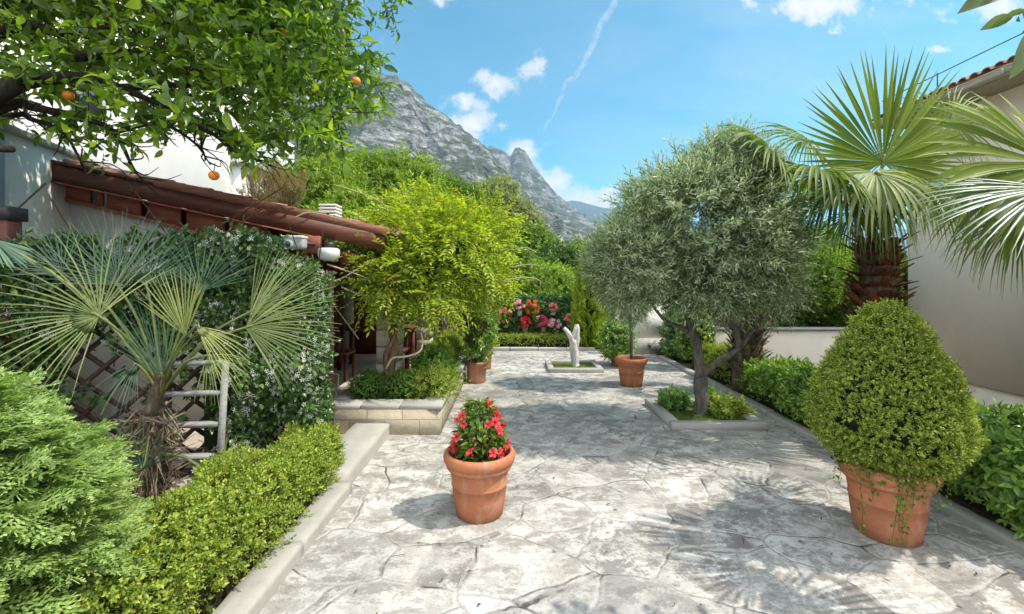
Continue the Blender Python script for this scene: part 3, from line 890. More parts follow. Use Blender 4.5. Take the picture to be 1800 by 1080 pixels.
# ---- low slab wall at the veranda entrance and stone planter
mb = MB(); rough_stone(mb, (-1.60, 3.43, -.02), (-1.245, 4.63, .135), 'y', .008, .016)
o = mb.build('low_wall', M['stone'], None, (-1.4, 4.0, 0)); tag(o, 'low pale stone slab wall in front of the stone planter', 'wall')
t = thing('stone_planter', 'raised planter of pale limestone blocks with a flat stone rim beside the veranda', 'planter', (-1.3, 5.2, 0))
mb = MB()
box(mb, (-1.92, 4.655, -.02), (-.735, 4.86, .265)); box(mb, (-.93, 4.86, -.02), (-.735, 8.2, .265)); box(mb, (-1.92, 4.86, -.02), (-1.75, 5.34, .265)); box(mb, (-1.35, 8.05, -.02), (-.93, 8.2, .265))
mb.build('wall', M['blocks'], t)
mb = MB()
for x0, x1 in ((-1.94, -1.55), (-1.545, -1.15), (-1.145, -.715)): box(mb, (x0, 4.635, .265), (x1, 4.87, .312), 0, .008)
for y0 in np.arange(4.873, 8.2, .56): box(mb, (-.94, y0, .265), (-.715, y0 + .554, .312), 0, .008)
box(mb, (-1.94, 4.873, .265), (-1.74, 5.34, .312), 0, .008)
mb.build('rim', M['stone'], t)
mb = MB(); box(mb, (-1.75, 4.86, 0), (-.93, 5.32, .25)); box(mb, (-1.36, 5.32, 0), (-.93, 8.05, .25)); mb.build('soil', M['soil'], t)

# ---- square stone tree planters in the paving
def tree_planter(x0, y0, x1, y1, label, h=.075, wd=.11):
    t = thing('tree_planter', label, 'planter', ((x0 + x1) / 2, (y0 + y1) / 2, 0))
    mb = MB()
    for i, (a, b) in enumerate((((x0, y0), (x1, y0 + wd)), ((x0, y1 - wd), (x1, y1)), ((x0, y0 + wd + .003), (x0 + wd, y1 - wd - .003)), ((x1 - wd, y0 + wd + .003), (x1, y1 - wd - .003)))):
        box(mb, (a[0], a[1], -.02), (b[0], b[1], h + .003 * (i % 2)), 0, .008)
        box(mb, (a[0] + .006, a[1] + .006, -.02), (b[0] - .006, b[1] - .006, h * .5))
    mb.build('stone_edging', M['stone'], t)
    mb = MB(); n = 14
    xs = np.linspace(x0 + wd * .9, x1 - wd * .9, n); ys = np.linspace(y0 + wd * .9, y1 - wd * .9, n); gx, gy = np.meshgrid(xs, ys)
    V = np.stack([gx.ravel(), gy.ravel(), np.full(gx.size, h * .62)], 1); V[:, 2] += .012 * vnoise(V, 7)
    idx = np.arange(n * n).reshape(n, n)
    mb.add(V, np.stack([idx[:-1, :-1].ravel(), idx[:-1, 1:].ravel(), idx[1:, 1:].ravel(), idx[1:, :-1].ravel()], 1))
    mb.build('turf', M['grass'], t)
    return t
tree_planter(1.69, 4.80, 2.70, 5.80, 'square stone edged bed in the paving around the big olive tree')
tree_planter(.62, 7.72, 1.56, 8.55, 'square stone edged grass bed around the bare white tree stump', .07, .10)

# ---- terracotta pots
POT = [(0, 0.0), (.150, 0.0), (.160, .008), (.178, .125), (.186, .205), (.1905, .208), (.1905, .217), (.187, .222), (.199, .308), (.201, .318), (.219, .322), (.226, .334), (.226, .345), (.221, .352), (.236, .362),
       (.244, .378), (.246, .395), (.243, .412), (.235, .424), (.224, .430), (.214, .428), (.207, .418), (.202, .38), (.198, .36)]

def pot(c, s, label, mat, name='terracotta_pot', soil=True, prof=POT, squash=1.0, cat='pot', group=None, fill=.365):
    t = thing(name, label, cat, c, group)
    mb = MB(); lathe(mb, [(r * s, z * s * squash) for r, z in prof], c, 48); mb.build('body', mat, t, smooth=True)
    mb = MB(); n = 26; rr = np.linspace(0, .2 * s, 6); V = [[c[0], c[1], c[2] + fill * s * squash + .015]]
    for r in rr[1:]:
        for k in range(n):
            a = k * 2 * math.pi / n; V.append([c[0] + r * math.cos(a), c[1] + r * math.sin(a), c[2] + fill * s * squash + rng.uniform(-.008, .012) * (r < rr[-1])])
    fs = [[0, 1 + k, 1 + (k + 1) % n] for k in range(n)]
    for i in range(4): fs += [[1 + i * n + k, 1 + (i + 1) * n + k, 1 + (i + 1) * n + (k + 1) % n, 1 + i * n + (k + 1) % n] for k in range(n)]
    mb.addF(np.array(V), fs); mb.build('soil', M['soil'], t)
    return t
PA = np.array([-.222, 3.115, 0]); PB = np.array([2.355, 2.86, 0]); PC = np.array([1.79, 6.83, 0]); PD = np.array([-.55, 7.05, 0]); PE = np.array([1.93, 8.35, 0]); PF = np.array([-.50, 8.1, 0])
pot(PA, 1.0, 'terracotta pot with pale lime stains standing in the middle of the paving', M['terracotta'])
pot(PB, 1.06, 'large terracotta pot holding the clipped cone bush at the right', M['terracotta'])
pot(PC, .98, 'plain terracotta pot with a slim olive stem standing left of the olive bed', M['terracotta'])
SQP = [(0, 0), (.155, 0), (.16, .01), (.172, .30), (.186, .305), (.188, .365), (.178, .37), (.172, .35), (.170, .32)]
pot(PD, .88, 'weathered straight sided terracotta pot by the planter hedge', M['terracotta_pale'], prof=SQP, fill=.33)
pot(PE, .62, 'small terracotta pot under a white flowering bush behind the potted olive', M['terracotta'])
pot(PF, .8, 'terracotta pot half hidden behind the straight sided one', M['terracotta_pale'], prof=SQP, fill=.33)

# ---- house on the right
HX = 6.9; HY = 7.93; EX = 6.35; EZ = 4.28
t = thing('house', 'beige rendered house with a tiled roof and gutter at the right edge', 'house', (7, 1.5, 0))
mb = MB(); box(mb, (HX, -4, .02), (13, HY, 4.5)); mb.build('wall', M['stucco'], t)
mb = MB(); box(mb, (HX + .06, -3.98, -1.02), (12.9, HY - .02, .02)); mb.build('base_wall', M['stucco'], t)
mb = MB(); box(mb, (EX + .06, -4.2, EZ - .06), (HX + .2, HY + .05, EZ - .025)); mb.build('soffit', M['soffit'], t)
mb = MB(); a = np.linspace(math.pi, 2 * math.pi, 9)
prof = [(EX + .075 * math.cos(x), EZ + .065 * math.sin(x)) for x in a]; prof = [(EX - .09, EZ + .012)] + prof + [(EX + .086, EZ + .012)]
ysg = [-4.2, HY + .05]; V = [[x, y, z] for y in ysg for (x, z) in prof]; n = len(prof)
mb.add(V, [[i, i + 1, n + i + 1, n + i] for i in range(n - 1)])
for y in np.arange(-4, HY, .7): box(mb, (EX - .087, y, EZ - .06), (EX - .077, y + .03, EZ + .014))
mb.build('gutter', M['gutter'], t, smooth=False)
mb = MB(); slope = math.tan(math.radians(20))
x0, x1 = EX - .05, EX + 4.4
V = [[x0, -4.3, (EZ + .015)], [x0, HY + .08, (EZ + .015)], [x1, HY + .08, (EZ + .015) + (x1 - x0) * slope], [x1, -4.3, (EZ + .015) + (x1 - x0) * slope]]
V += [[v[0], v[1], v[2] + .03] for v in V]
mb.add(V, [[3, 2, 1, 0], [4, 5, 6, 7], [0, 1, 5, 4], [1, 2, 6, 5], [2, 3, 7, 6], [3, 0, 4, 7]])
rf = mb.build('roof', M['soffit'], t)
mb = MB()
for y in np.arange(-4.2, HY + .05, .155):
    for r in range(11):
        xa = x0 - .02 + r * .38; xb = xa + .42
        za = (EZ + .05) + (xa - x0) * slope + .022; zb = (EZ + .05) + (xb - x0) * slope
        ang = np.linspace(0, math.pi, 7); j = rng.uniform(-.008, .008, 2)
        V = [[xx, y + j[0] + math.cos(a_) * rr, zz + math.sin(a_) * rr * .8] for (xx, zz, rr) in ((xa + j[1], za, .07), (xb, zb, .058)) for a_ in ang]
        mb.add(V, [[i, i + 1, i + 8, i + 7] for i in range(6)])
        V2 = [[xa + j[1], y + j[0] + math.cos(a_) * .07, za + math.sin(a_) * .056] for a_ in ang] + [[xa + j[1], y + j[0] + math.cos(a_) * .055, za + math.sin(a_) * .042] for a_ in ang]
        mb.add(V2, [[i, i + 1, i + 8, i + 7] for i in range(6)])
mb.build('roof_tiles', M['tile'], rf)
mb = MB()
tube(mb, spline([[EX + .1, -3, EZ + .42], [EX + .1, 1.5, EZ + .40], [EX + .1, 4.2, EZ + .42], [EX + .1, HY, EZ + .41]], 14), .007, 6)
for y in (5.3, 6.9): tube(mb, [[EX + .1, y, EZ + .08], [EX + .1, y, EZ + .44]], .009, 6)
mb.build('lightning_wire', M['metal'], t)
# retaining wall and its coping
t = thing('retaining_wall', 'low beige rendered retaining wall behind the clipped cone bush', 'wall', (5, 8.1, 0))
mb = MB(); box(mb, (3.56, 7.95, -1.02), (13, 8.15, .70)); box(mb, (3.56, 8.15, -.02), (3.7, 14, .70)); mb.build('wall', M['stucco'], t)
mb = MB(); box(mb, (3.53, 7.92, .70), (13, 8.2, .73)); box(mb, (3.53, 8.203, .70), (3.73, 14, .73)); mb.build('coping', M['stone_dark'], t)

# ---- walls at the far end
mb = MB(); box(mb, (2.35, 9.62, .335), (3.34, 9.85, 1.05)); 
t = thing('end_wall', 'short white rendered wall on a rough stone base at the far right of the terrace', 'wall', (2.9, 9.7, 0))
mb.build('wall', M['white_wall'], t)
mb = MB(); box(mb, (2.35, 9.57, -.02), (3.34, 9.9, .335)); mb.build('stone_base', M['rough_blocks'], t)
mb = MB(); tube(mb, [[2.87, 9.58, .20], [2.87, 9.50, .20], [2.87, 9.47, .16]], .022, 8); mb.build('spout', M['metal'], t)
t = thing('back_wall', 'pale weathered wall at the end of the terrace behind the ivy', 'wall', (.6, 11, 0))
mb = MB(); box(mb, (-1.5, 10.92, -.02), (2.6, 11.12, 1.12)); mb.build('wall', M['white_wall'], t)
mb = MB(); box(mb, (-1.52, 10.89, 1.12), (2.62, 11.15, 1.17)); mb.build('coping', M['stone_dark'], t)

# ---- buildings further off
t = thing('apartment_building', 'tall white rendered building glimpsed through the orange tree at upper left', 'building', P(60, 300, 13) * [1, 1, 0])
q = P(-60, 300, 12)
bx0, bx1, by0, by1 = -22., -9.8, 13.0, 19.
mb = MB(); box(mb, (bx0, by0, -.02), (bx1, by1, 12.5)); mb.build('wall', M['white_block'], t)
mb = MB(); box(mb, (bx0 - .2, by0 - .2, 12.5), (bx1 + .2, by1 + .2, 12.7)); mb.build('roof', M['stone_dark'], t)
for zf in (3.2, 6.2, 9.2):
    for wx_ in (-12.6, -16.2):
        mb = MB(); box(mb, (wx_, by0 - .04, zf), (wx_ + 1.0, by0 - .003, zf + 1.4)); wdw = mb.build('window', M['pale_plastic'], t)
        mb = MB(); box(mb, (wx_ + .07, by0 - .055, zf + .07), (wx_ + .93, by0 - .043, zf + 1.33)); mb.build('pane', M['glass'], wdw)
t = thing('terrace_house', 'white house with an iron balcony railing above the veranda roof', 'house', P(340, 330, 16) * [1, 1, 0])
q0, q1 = P(195, 290, 16), P(430, 340, 16)
mb = MB(); box(mb, (q0[0], 16, -.02), (q1[0], 21, q0[2])); mb.build('wall', M['white_wall'], t)
mb = MB(); box(mb, (q0[0] - .1, 15.8, q0[2]), (q1[0] + .1, 21, q0[2] + .12)); mb.build('balcony_slab', M['stone'], t)
mb = MB(); zt = q0[2] + .12
for x in np.arange(q0[0], q1[0], .13): tube(mb, [[x, 15.9, zt], [x, 15.9, zt + .85]], .012, 5, cap=False)
for z in (.1, .85): obox(mb, (q0[0] - .02, 15.9, zt + z), (q1[0] + .02, 15.9, zt + z), .03, .03)
mb.build('railing', M['metal'], t)
mb = MB(); box(mb, (q0[0] - 1, 19.0, zt), (q1[0] - 1.6, 23, zt + 2.6)); mb.build('upper_wall', M['white_block'], t)
t = thing('red_roofed_house', 'distant house with a red tiled roof half hidden by trees', 'house', P(994, 440, 42) * [1, 1, 0])
q = P(992, 447, 42)
mb = MB(); box(mb, (q[0] - 1.3, 40, -.02), (q[0] + 1.3, 44, q[2])); mb.build('wall', M['white_wall'], t)
mb = MB(); z = q[2]
V = [[q[0] - 1.5, 39.8, z], [q[0] + 1.5, 39.8, z], [q[0] + 1.5, 44.2, z], [q[0] - 1.5, 44.2, z], [q[0] - .5, 41, z + 1.0], [q[0] - .5, 43, z + 1.0]]
mb.addF(np.array(V, float), [[0, 1, 4], [1, 2, 5, 4], [2, 3, 5], [3, 0, 4, 5], [3, 2, 1, 0]]); mb.build('roof', M['tile_red'], t)
# ================================================================== foliage materials
L = {}
L['orange'] = leaf_mat('orange_leaf', (0.047, 0.097, 0.013), (0.109, 0.192, 0.023), (0.236, 0.333, 0.035), .45, .32, .5, (1.9, 2.0, .5))
L['box'] = leaf_mat('box_leaf', (0.1, 0.165, 0.028), (0.3, 0.385, 0.055), (0.5, 0.53, 0.095), .35, .45, .35)
L['box_dark'] = leaf_mat('dark_box_leaf', (0.069, 0.152, 0.033), (0.128, 0.244, 0.046), (0.232, 0.372, 0.069), .32, .4, .4)
L['box_olive'] = leaf_mat('clipped_bush_leaf', (0.12, 0.175, 0.03), (0.29, 0.36, 0.055), (0.48, 0.505, 0.095), .35, .45, .35)
L['olive'] = leaf_mat('olive_leaf', (0.14, 0.2, 0.085), (0.33, 0.41, 0.215), (0.58, 0.63, 0.45), .34, .42, .5, (1.3, 1.4, .9))
L['conifer'] = leaf_mat('cypress_spray', (0.18, 0.27, 0.085), (0.33, 0.45, 0.14), (0.47, 0.56, 0.21), .35, .6, .2, (1.3, 1.4, .8))
L['thuja'] = leaf_mat('thuja_spray', (0.148, 0.223, 0.031), (0.295, 0.388, 0.046), (0.453, 0.518, 0.067), .35, .6, .2)
L['jasmine'] = leaf_mat('jasmine_leaf', (0.028, 0.066, 0.016), (0.062, 0.13, 0.03), (0.16, 0.26, 0.055), .28, .3, .55)
L['wisteria'] = leaf_mat('wisteria_leaf', (0.18, 0.3, 0.03), (0.35, 0.45, 0.045), (0.56, 0.58, 0.075), .45, .45, .35, (1.5, 1.5, .5))
L['laurel'] = leaf_mat('laurel_leaf', (0.071, 0.150, 0.032), (0.199, 0.331, 0.062), (0.430, 0.573, 0.108), .32, .3, .5)
L['tree_bright'] = leaf_mat('bright_tree_leaf', (0.096, 0.164, 0.017), (0.192, 0.288, 0.030), (0.299, 0.389, 0.046), .4, .5, .3)
L['tree_mid'] = leaf_mat('mid_tree_leaf', (0.053, 0.106, 0.015), (0.120, 0.205, 0.027), (0.208, 0.299, 0.038), .4, .5, .3)
L['tree_dark'] = leaf_mat('dark_tree_leaf', (0.031, 0.068, 0.017), (0.078, 0.139, 0.031), (0.134, 0.219, 0.049), .3, .45, .35)
L['tree_grey'] = leaf_mat('greyish_tree_leaf', (0.155, 0.194, 0.077), (0.232, 0.271, 0.106), (0.330, 0.349, 0.145), .3, .5, .3)
L['dry'] = leaf_mat('dry_twig_leaf', (0.17, 0.12, 0.06), (0.27, 0.2, 0.1), (0.33, 0.27, 0.13), .3, .6, .2)
L['ivy'] = leaf_mat('ivy_leaf', (0.043, 0.109, 0.035), (0.098, 0.195, 0.055), (0.217, 0.347, 0.109), .25, .35, .5)
L['palm'] = leaf_mat('palm_blade', (0.125, 0.173, 0.028), (0.205, 0.264, 0.042), (0.273, 0.337, 0.066), .40, .5, .22, (1.4, 1.55, .4))
L['palm_grey'] = leaf_mat('grey_green_palm_blade', (0.14, 0.185, 0.06), (0.22, 0.265, 0.085), (0.33, 0.355, 0.14), .32, .5, .25, (1.3, 1.4, .6))
L['palm_blue'] = leaf_mat('blue_green_palm_blade', (0.046, 0.099, 0.060), (0.090, 0.173, 0.099), (0.151, 0.249, 0.133), .3, .35, .55)
L['palm_yellow'] = leaf_mat('yellow_green_palm_blade', (0.196, 0.225, 0.059), (0.330, 0.353, 0.104), (0.448, 0.448, 0.172), .38, .4, .45)
L['palm_dark'] = leaf_mat('dark_palm_blade', (.075, .12, .025), (.125, .18, .035), (.20, .25, .06), .34, .5, .25, (1.4, 1.5, .45))
L['petiole'] = plain('palm_petiole', (.17, .19, .06), .5, .3, 20, .1, .4)
L['white_petal'] = leaf_mat('white_petal', (.70, .70, .64), (.80, .79, .74), None, .3, .6, .2, (1, 1, .95))
L['red_petal'] = leaf_mat('red_petal', (.55, .012, .03), (.72, .03, .05), (.78, .10, .13), .3, .5, .3, (1.2, .8, .8))
L['orange_petal'] = leaf_mat('orange_red_petal', (.72, .10, .03), (.80, .17, .05), (.82, .25, .12), .3, .5, .3, (1.1, 1, 1))
L['pink_petal'] = leaf_mat('pink_petal', (.75, .30, .40), (.82, .42, .50), (.85, .6, .62), .3, .5, .3, (1, 1, 1))
L['magenta_petal'] = leaf_mat('magenta_petal', (.65, .02, .13), (.78, .04, .20), (.8, .12, .25), .3, .5, .3, (1.1, 1, 1))
L['salmon_petal'] = leaf_mat('salmon_petal', (.70, .22, .18), (.75, .32, .26), None, .3, .5, .3, (1, 1, 1))
L['core'] = plain('shade_core_twigs', (.022, .028, .010), .95, .5, 30, .8, .1)  # sprig stems and solid cores, gap shade put into the near-black colour
L['core_brown'] = plain('brown_shade_core_twigs', (.04, .036, .016), .95, .5, 30, .8, .1)  # brown twig tone, darkened with the shade of the leaf gaps
L['twig'] = bark_mat('green_twig', (.06, .055, .025), (.13, .11, .05))
L['bark_dark'] = bark_mat('dark_orange_bark', (.010, .008, .006), (.045, .036, .028), 30)
L['bark_olive'] = bark_mat('olive_bark', (.05, .044, .036), (.22, .195, .165), 22, .25)
L['bark_brown'] = bark_mat('twisted_brown_bark', (.07, .04, .022), (.22, .14, .08), 22, .2)
L['bark_grey'] = bark_mat('grey_bark', (.08, .07, .055), (.22, .20, .17), 14)
L['limewash'] = bark_mat('limewashed_trunk', (.28, .26, .24), (.80, .79, .77), 14, .3)
L['boot'] = bark_mat('palm_leaf_base', (.075, .026, .013), (.25, .095, .045), 26, .25)
L['boot_grey'] = bark_mat('weathered_palm_leaf_base', (.09, .065, .045), (.32, .25, .18), 26, .25)
L['fibre'] = bark_mat('palm_fibre', (.04, .028, .018), (.20, .15, .10), 40, .2)
L['fruit'] = plain('orange_peel', (.75, .24, .02), .45, .12, 30, .25, .45, 160)

# ================================================================== templates
LS = leaf_simple
T_box = [sprig(LS(.62, .25, .12), 9, 1.0, .42, 52, stem=.02) for _ in range(4)]
T_laurel = [sprig(leaf_fine(.40, .25, .25), 9, 1.0, .72, 58, stem=.02) for _ in range(4)]
T_jas = [sprig(leaf_fine(.50, .25, .2), 8, 1.0, .50, 60, stem=.015) for _ in range(4)]
T_olive = [sprig(LS(.22, .2, .1), 13, 1.0, .36, 46, stem=.010, taper=.35) for _ in range(5)]
T_orange = [sprig(leaf_fine(w_, f_, c_), k, 1.0, .58, 58, stem=.016, jit=.6, taper=.5) for (k, w_, f_, c_) in ((4, .52, .25, .2), (6, .42, .5, .45), (7, .46, .35, .35), (8, .38, .6, .5), (9, .45, .4, .3))]
T_tree = [sprig(LS(.55, .2, .15), 10, 1.0, .42, 60, jit=.6) for _ in range(4)]
T_treel = [sprig(LS(.34, .2, .25), 12, 1.0, .48, 62, jit=.6) for _ in range(4)]
T_wist = [sprig(LS(.36, .22, .22), 13, 1.0, .30, 62, flat=True, stem=.010, droop=d, taper=.25, jit=.2) for d in (.1, .25, .4, .6)]
T_ivy = [sprig(LS(.95, .1, .1, .35), 7, 1.0, .55, 70, jit=.5) for _ in range(3)]


def feather(k=13, w=.026, L2=.46, droop=.25, lev2=6):
    """flat cypress spray: side shoots of side shoots, each a short scaly strip"""
    V = []; Fa = []
    def strip(a, b, wa, wb):
        a = np.array(a); b = np.array(b); d = unit(b - a); s = np.array([d[1], -d[0], 0]); n = len(V)
        V.extend([a - s * wa, a + s * wa, b + s * wb, b - s * wb]); Fa.append([n, n + 1, n + 2, n + 3])
    def zz(y, x): return -droop * y * y - .15 * abs(x) * 1.0 + .0
    strip([0, 0, 0], [0, 1, zz(1, 0)], w * .8, w * .3)
    for i in range(k):
        t = .06 + .9 * i / k; s = 1 if i % 2 else -1
        l = L2 * (1 - t) ** .7 * rng.uniform(.8, 1.15) + .05; a = math.radians(rng.uniform(34, 48))
        p0 = np.array([0, t, zz(t, 0)]); dx, dy = s * math.sin(a) * l, math.cos(a) * l
        p1 = np.array([dx, t + dy, zz(t + dy, dx) + rng.uniform(-.03, .03)])
        strip(p0, p1, w * .8, w * .35)
        for j in range(lev2):
            u = .15 + .8 * j / lev2; q0 = p0 + (p1 - p0) * u; s2 = 1 if j % 2 else -1
            l2 = l * .42 * (1 - u * .6); a2 = math.atan2(dx, dy) + s2 * math.radians(40)
            q1 = q0 + np.array([math.sin(a2) * l2, math.cos(a2) * l2, -.1 * l2 + rng.uniform(-.02, .02)])
            strip(q0, q1, w * .9, w * .4)
    return [(np.array(V), np.array(Fa), 0)]
T_feather = [feather(droop=d) for d in (.1, .25, .4)]
T_thuja = [feather(9, .05, .42, d, 4) for d in (-.1, .1)]


def flower_star(n=5, w=.36, cup=.25):
    V = []; Fa = []
    for k in range(n):
        a = k * 2 * math.pi / n; c, s = math.cos(a), math.sin(a); b = len(V)
        for (r, o_, z) in ((.06, 0, 0), (.6, -w / 2, cup * .6), (1.0, .06, cup), (.6, w / 2, cup * .5)):
            V.append([r * c - o_ * s, z * .8, r * s + o_ * c])
        Fa += [[b, b + 1, b + 2], [b, b + 2, b + 3]]
    return [(np.array(V), np.array(Fa), 0)]
T_star = [flower_star(5, .34, c) for c in (.1, .3)]
T_bloom = [flower_star(5, .75, c) for c in (.2, .45, .6)]


def trumpet():
    n = 10; V = []; Fa = []
    for (y, r) in ((-1.2, .09), (-.5, .16), (0, .34)):
        V += [[r * math.cos(k * 2 * math.pi / n), y, r * math.sin(k * 2 * math.pi / n)] for k in range(n)]
    for i in range(2):
        for k in range(n):
            a, b = i * n + k, i * n + (k + 1) % n
            Fa += [[a, b, b + n], [a, b + n, a + n]]
    base = len(V)
    for k in range(5):
        a = k * 2 * math.pi / 5; c, s = math.cos(a), math.sin(a); b = len(V)
        for (r, o_, z) in ((.25, -.16, -.05), (.25, .16, -.05), (.78, .42, .16), (1.05, .12, .08), (.75, -.34, .18)):
            V.append([r * c - o_ * s, z, r * s + o_ * c])
        Fa += [[b, b + 1, b + 2], [b, b + 2, b + 3], [b, b + 3, b + 4]]
    return [(np.array(V), np.array(Fa), 0)]
T_trump = [trumpet()]

# ================================================================== crowns, hedges
def tangent_up(d, bias=(0, 0, 1.0), jit=.5):
    u = np.array(bias) + rng.normal(size=d.shape) * jit
    return unit(u)


def clump_points(c, rad, ncl, per, rcl, shell=(.55, 1.0), flat=1.0, zmin=None):
    """clusters spread through an ellipsoid, points on the outside of every cluster"""
    c = np.array(c); rad = np.array(rad)
    out_p = []; out_d = []
    for _ in range(ncl):
        d = rand_dirs(1)[0]
        f = rng.uniform(*shell) ** (1 / 1.5)
        cc = c + d * rad * f
        if zmin is not None and cc[2] < zmin: cc[2] = zmin + rng.uniform(0, .3) * rad[2]
        r = rcl * rng.uniform(.6, 1.35)
        dd = rand_dirs(per)
        dd = unit(dd + d * .55 + np.array([0, 0, .2]))
        rr = rng.uniform(.35, 1.0, per) ** .6
        out_p.append(cc + dd * (r * rr)[:, None] * np.array([1, 1, flat])); out_d.append(unit(dd + d * .5))
    return np.concatenate(out_p), np.concatenate(out_d)


def limbs(mb, base, top, rad, nl, crown_c, crown_r, mi=0, r0=.06, seg=9, wob=.12, lean=None):
    base = np.array(base, float); top = np.array(top, float)
    mid = (base + top) / 2 + rng.normal(size=3) * np.array([1, 1, 0]) * r0 * .8
    sp_ = spline([base, mid, top], 10); tube(mb, sp_, np.linspace(r0 * 1.25, r0 * .8, 10), seg, mi, wob)
    for k in range(nl):
        d = rand_dirs(1)[0]; d[2] = abs(d[2]) * .8 + .1
        e = np.array(crown_c) + d * np.array(crown_r) * rng.uniform(.5, .9)
        m = top * .5 + e * .5 + rng.normal(size=3) * .08 * np.linalg.norm(crown_r) + np.array([0, 0, -.05])
        tube(mb, spline([top - (top - base) * rng.uniform(0, .15), m, e], 9), np.linspace(r0 * .6, r0 * .1, 9), 6, mi, wob)
        for j in range(2):
            f = rng.uniform(.4, .8); p = top * (1 - f) + e * f
            tube(mb, spline([m * (1 - f) + e * f, (m + e) / 2 + rng.normal(size=3) * np.array(crown_r) * .25, e + rng.normal(size=3) * np.array(crown_r) * .3], 7), np.linspace(r0 * .25, r0 * .06, 7), 5, mi, wob)


def lumpy_core(mb, c, rad, n=14, mi=0, amp=.18, seed=0.):
    a = np.linspace(0, 2 * math.pi, n * 2, endpoint=False); b = np.linspace(.02, math.pi - .02, n)
    V = []
    for bb in b:
        for aa in a:
            d = np.array([math.sin(bb) * math.cos(aa), math.sin(bb) * math.sin(aa), math.cos(bb)])
            V.append(np.array(c) + d * np.array(rad) * (1 + amp * mnoise.noise(Vector(d * 2.3 + seed))))
    m = n * 2; idx = []
    for i in range(n - 1):
        for k in range(m): idx.append([i * m + k, (i + 1) * m + k, (i + 1) * m + (k + 1) % m, i * m + (k + 1) % m])
    mb.add(V, idx, mi)


def tree(name, label, cat, base, h, cr, leaf, T, bark, size=.35, ncl=60, per=26, rcl=None, cz=.62, tr=.09, group=None, core=True, shell=(.45, 1.0), coremat=None):
    base = np.array(base, float); cr = np.array(cr, float)
    c = base + np.array([0, 0, h - cr[2]])
    t = thing(name, label, cat, base, group)
    mb = MB(); limbs(mb, base, c - [0, 0, cr[2] * .35], tr, 7, c, cr * .9, 0, tr); mb.build('trunk', bark, t)
    mb = MB()
    p, d = clump_points(c, cr * .86, ncl, per, rcl or cr.mean() * .32, shell)
    scatter(mb, T, p, unit(d + rng.normal(size=d.shape) * .45 + np.array([0, 0, -.1])), tangent_up(d), size * rng.uniform(.7, 1.25, len(p)))
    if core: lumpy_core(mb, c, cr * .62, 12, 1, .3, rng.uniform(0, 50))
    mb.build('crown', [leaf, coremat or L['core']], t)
    return t


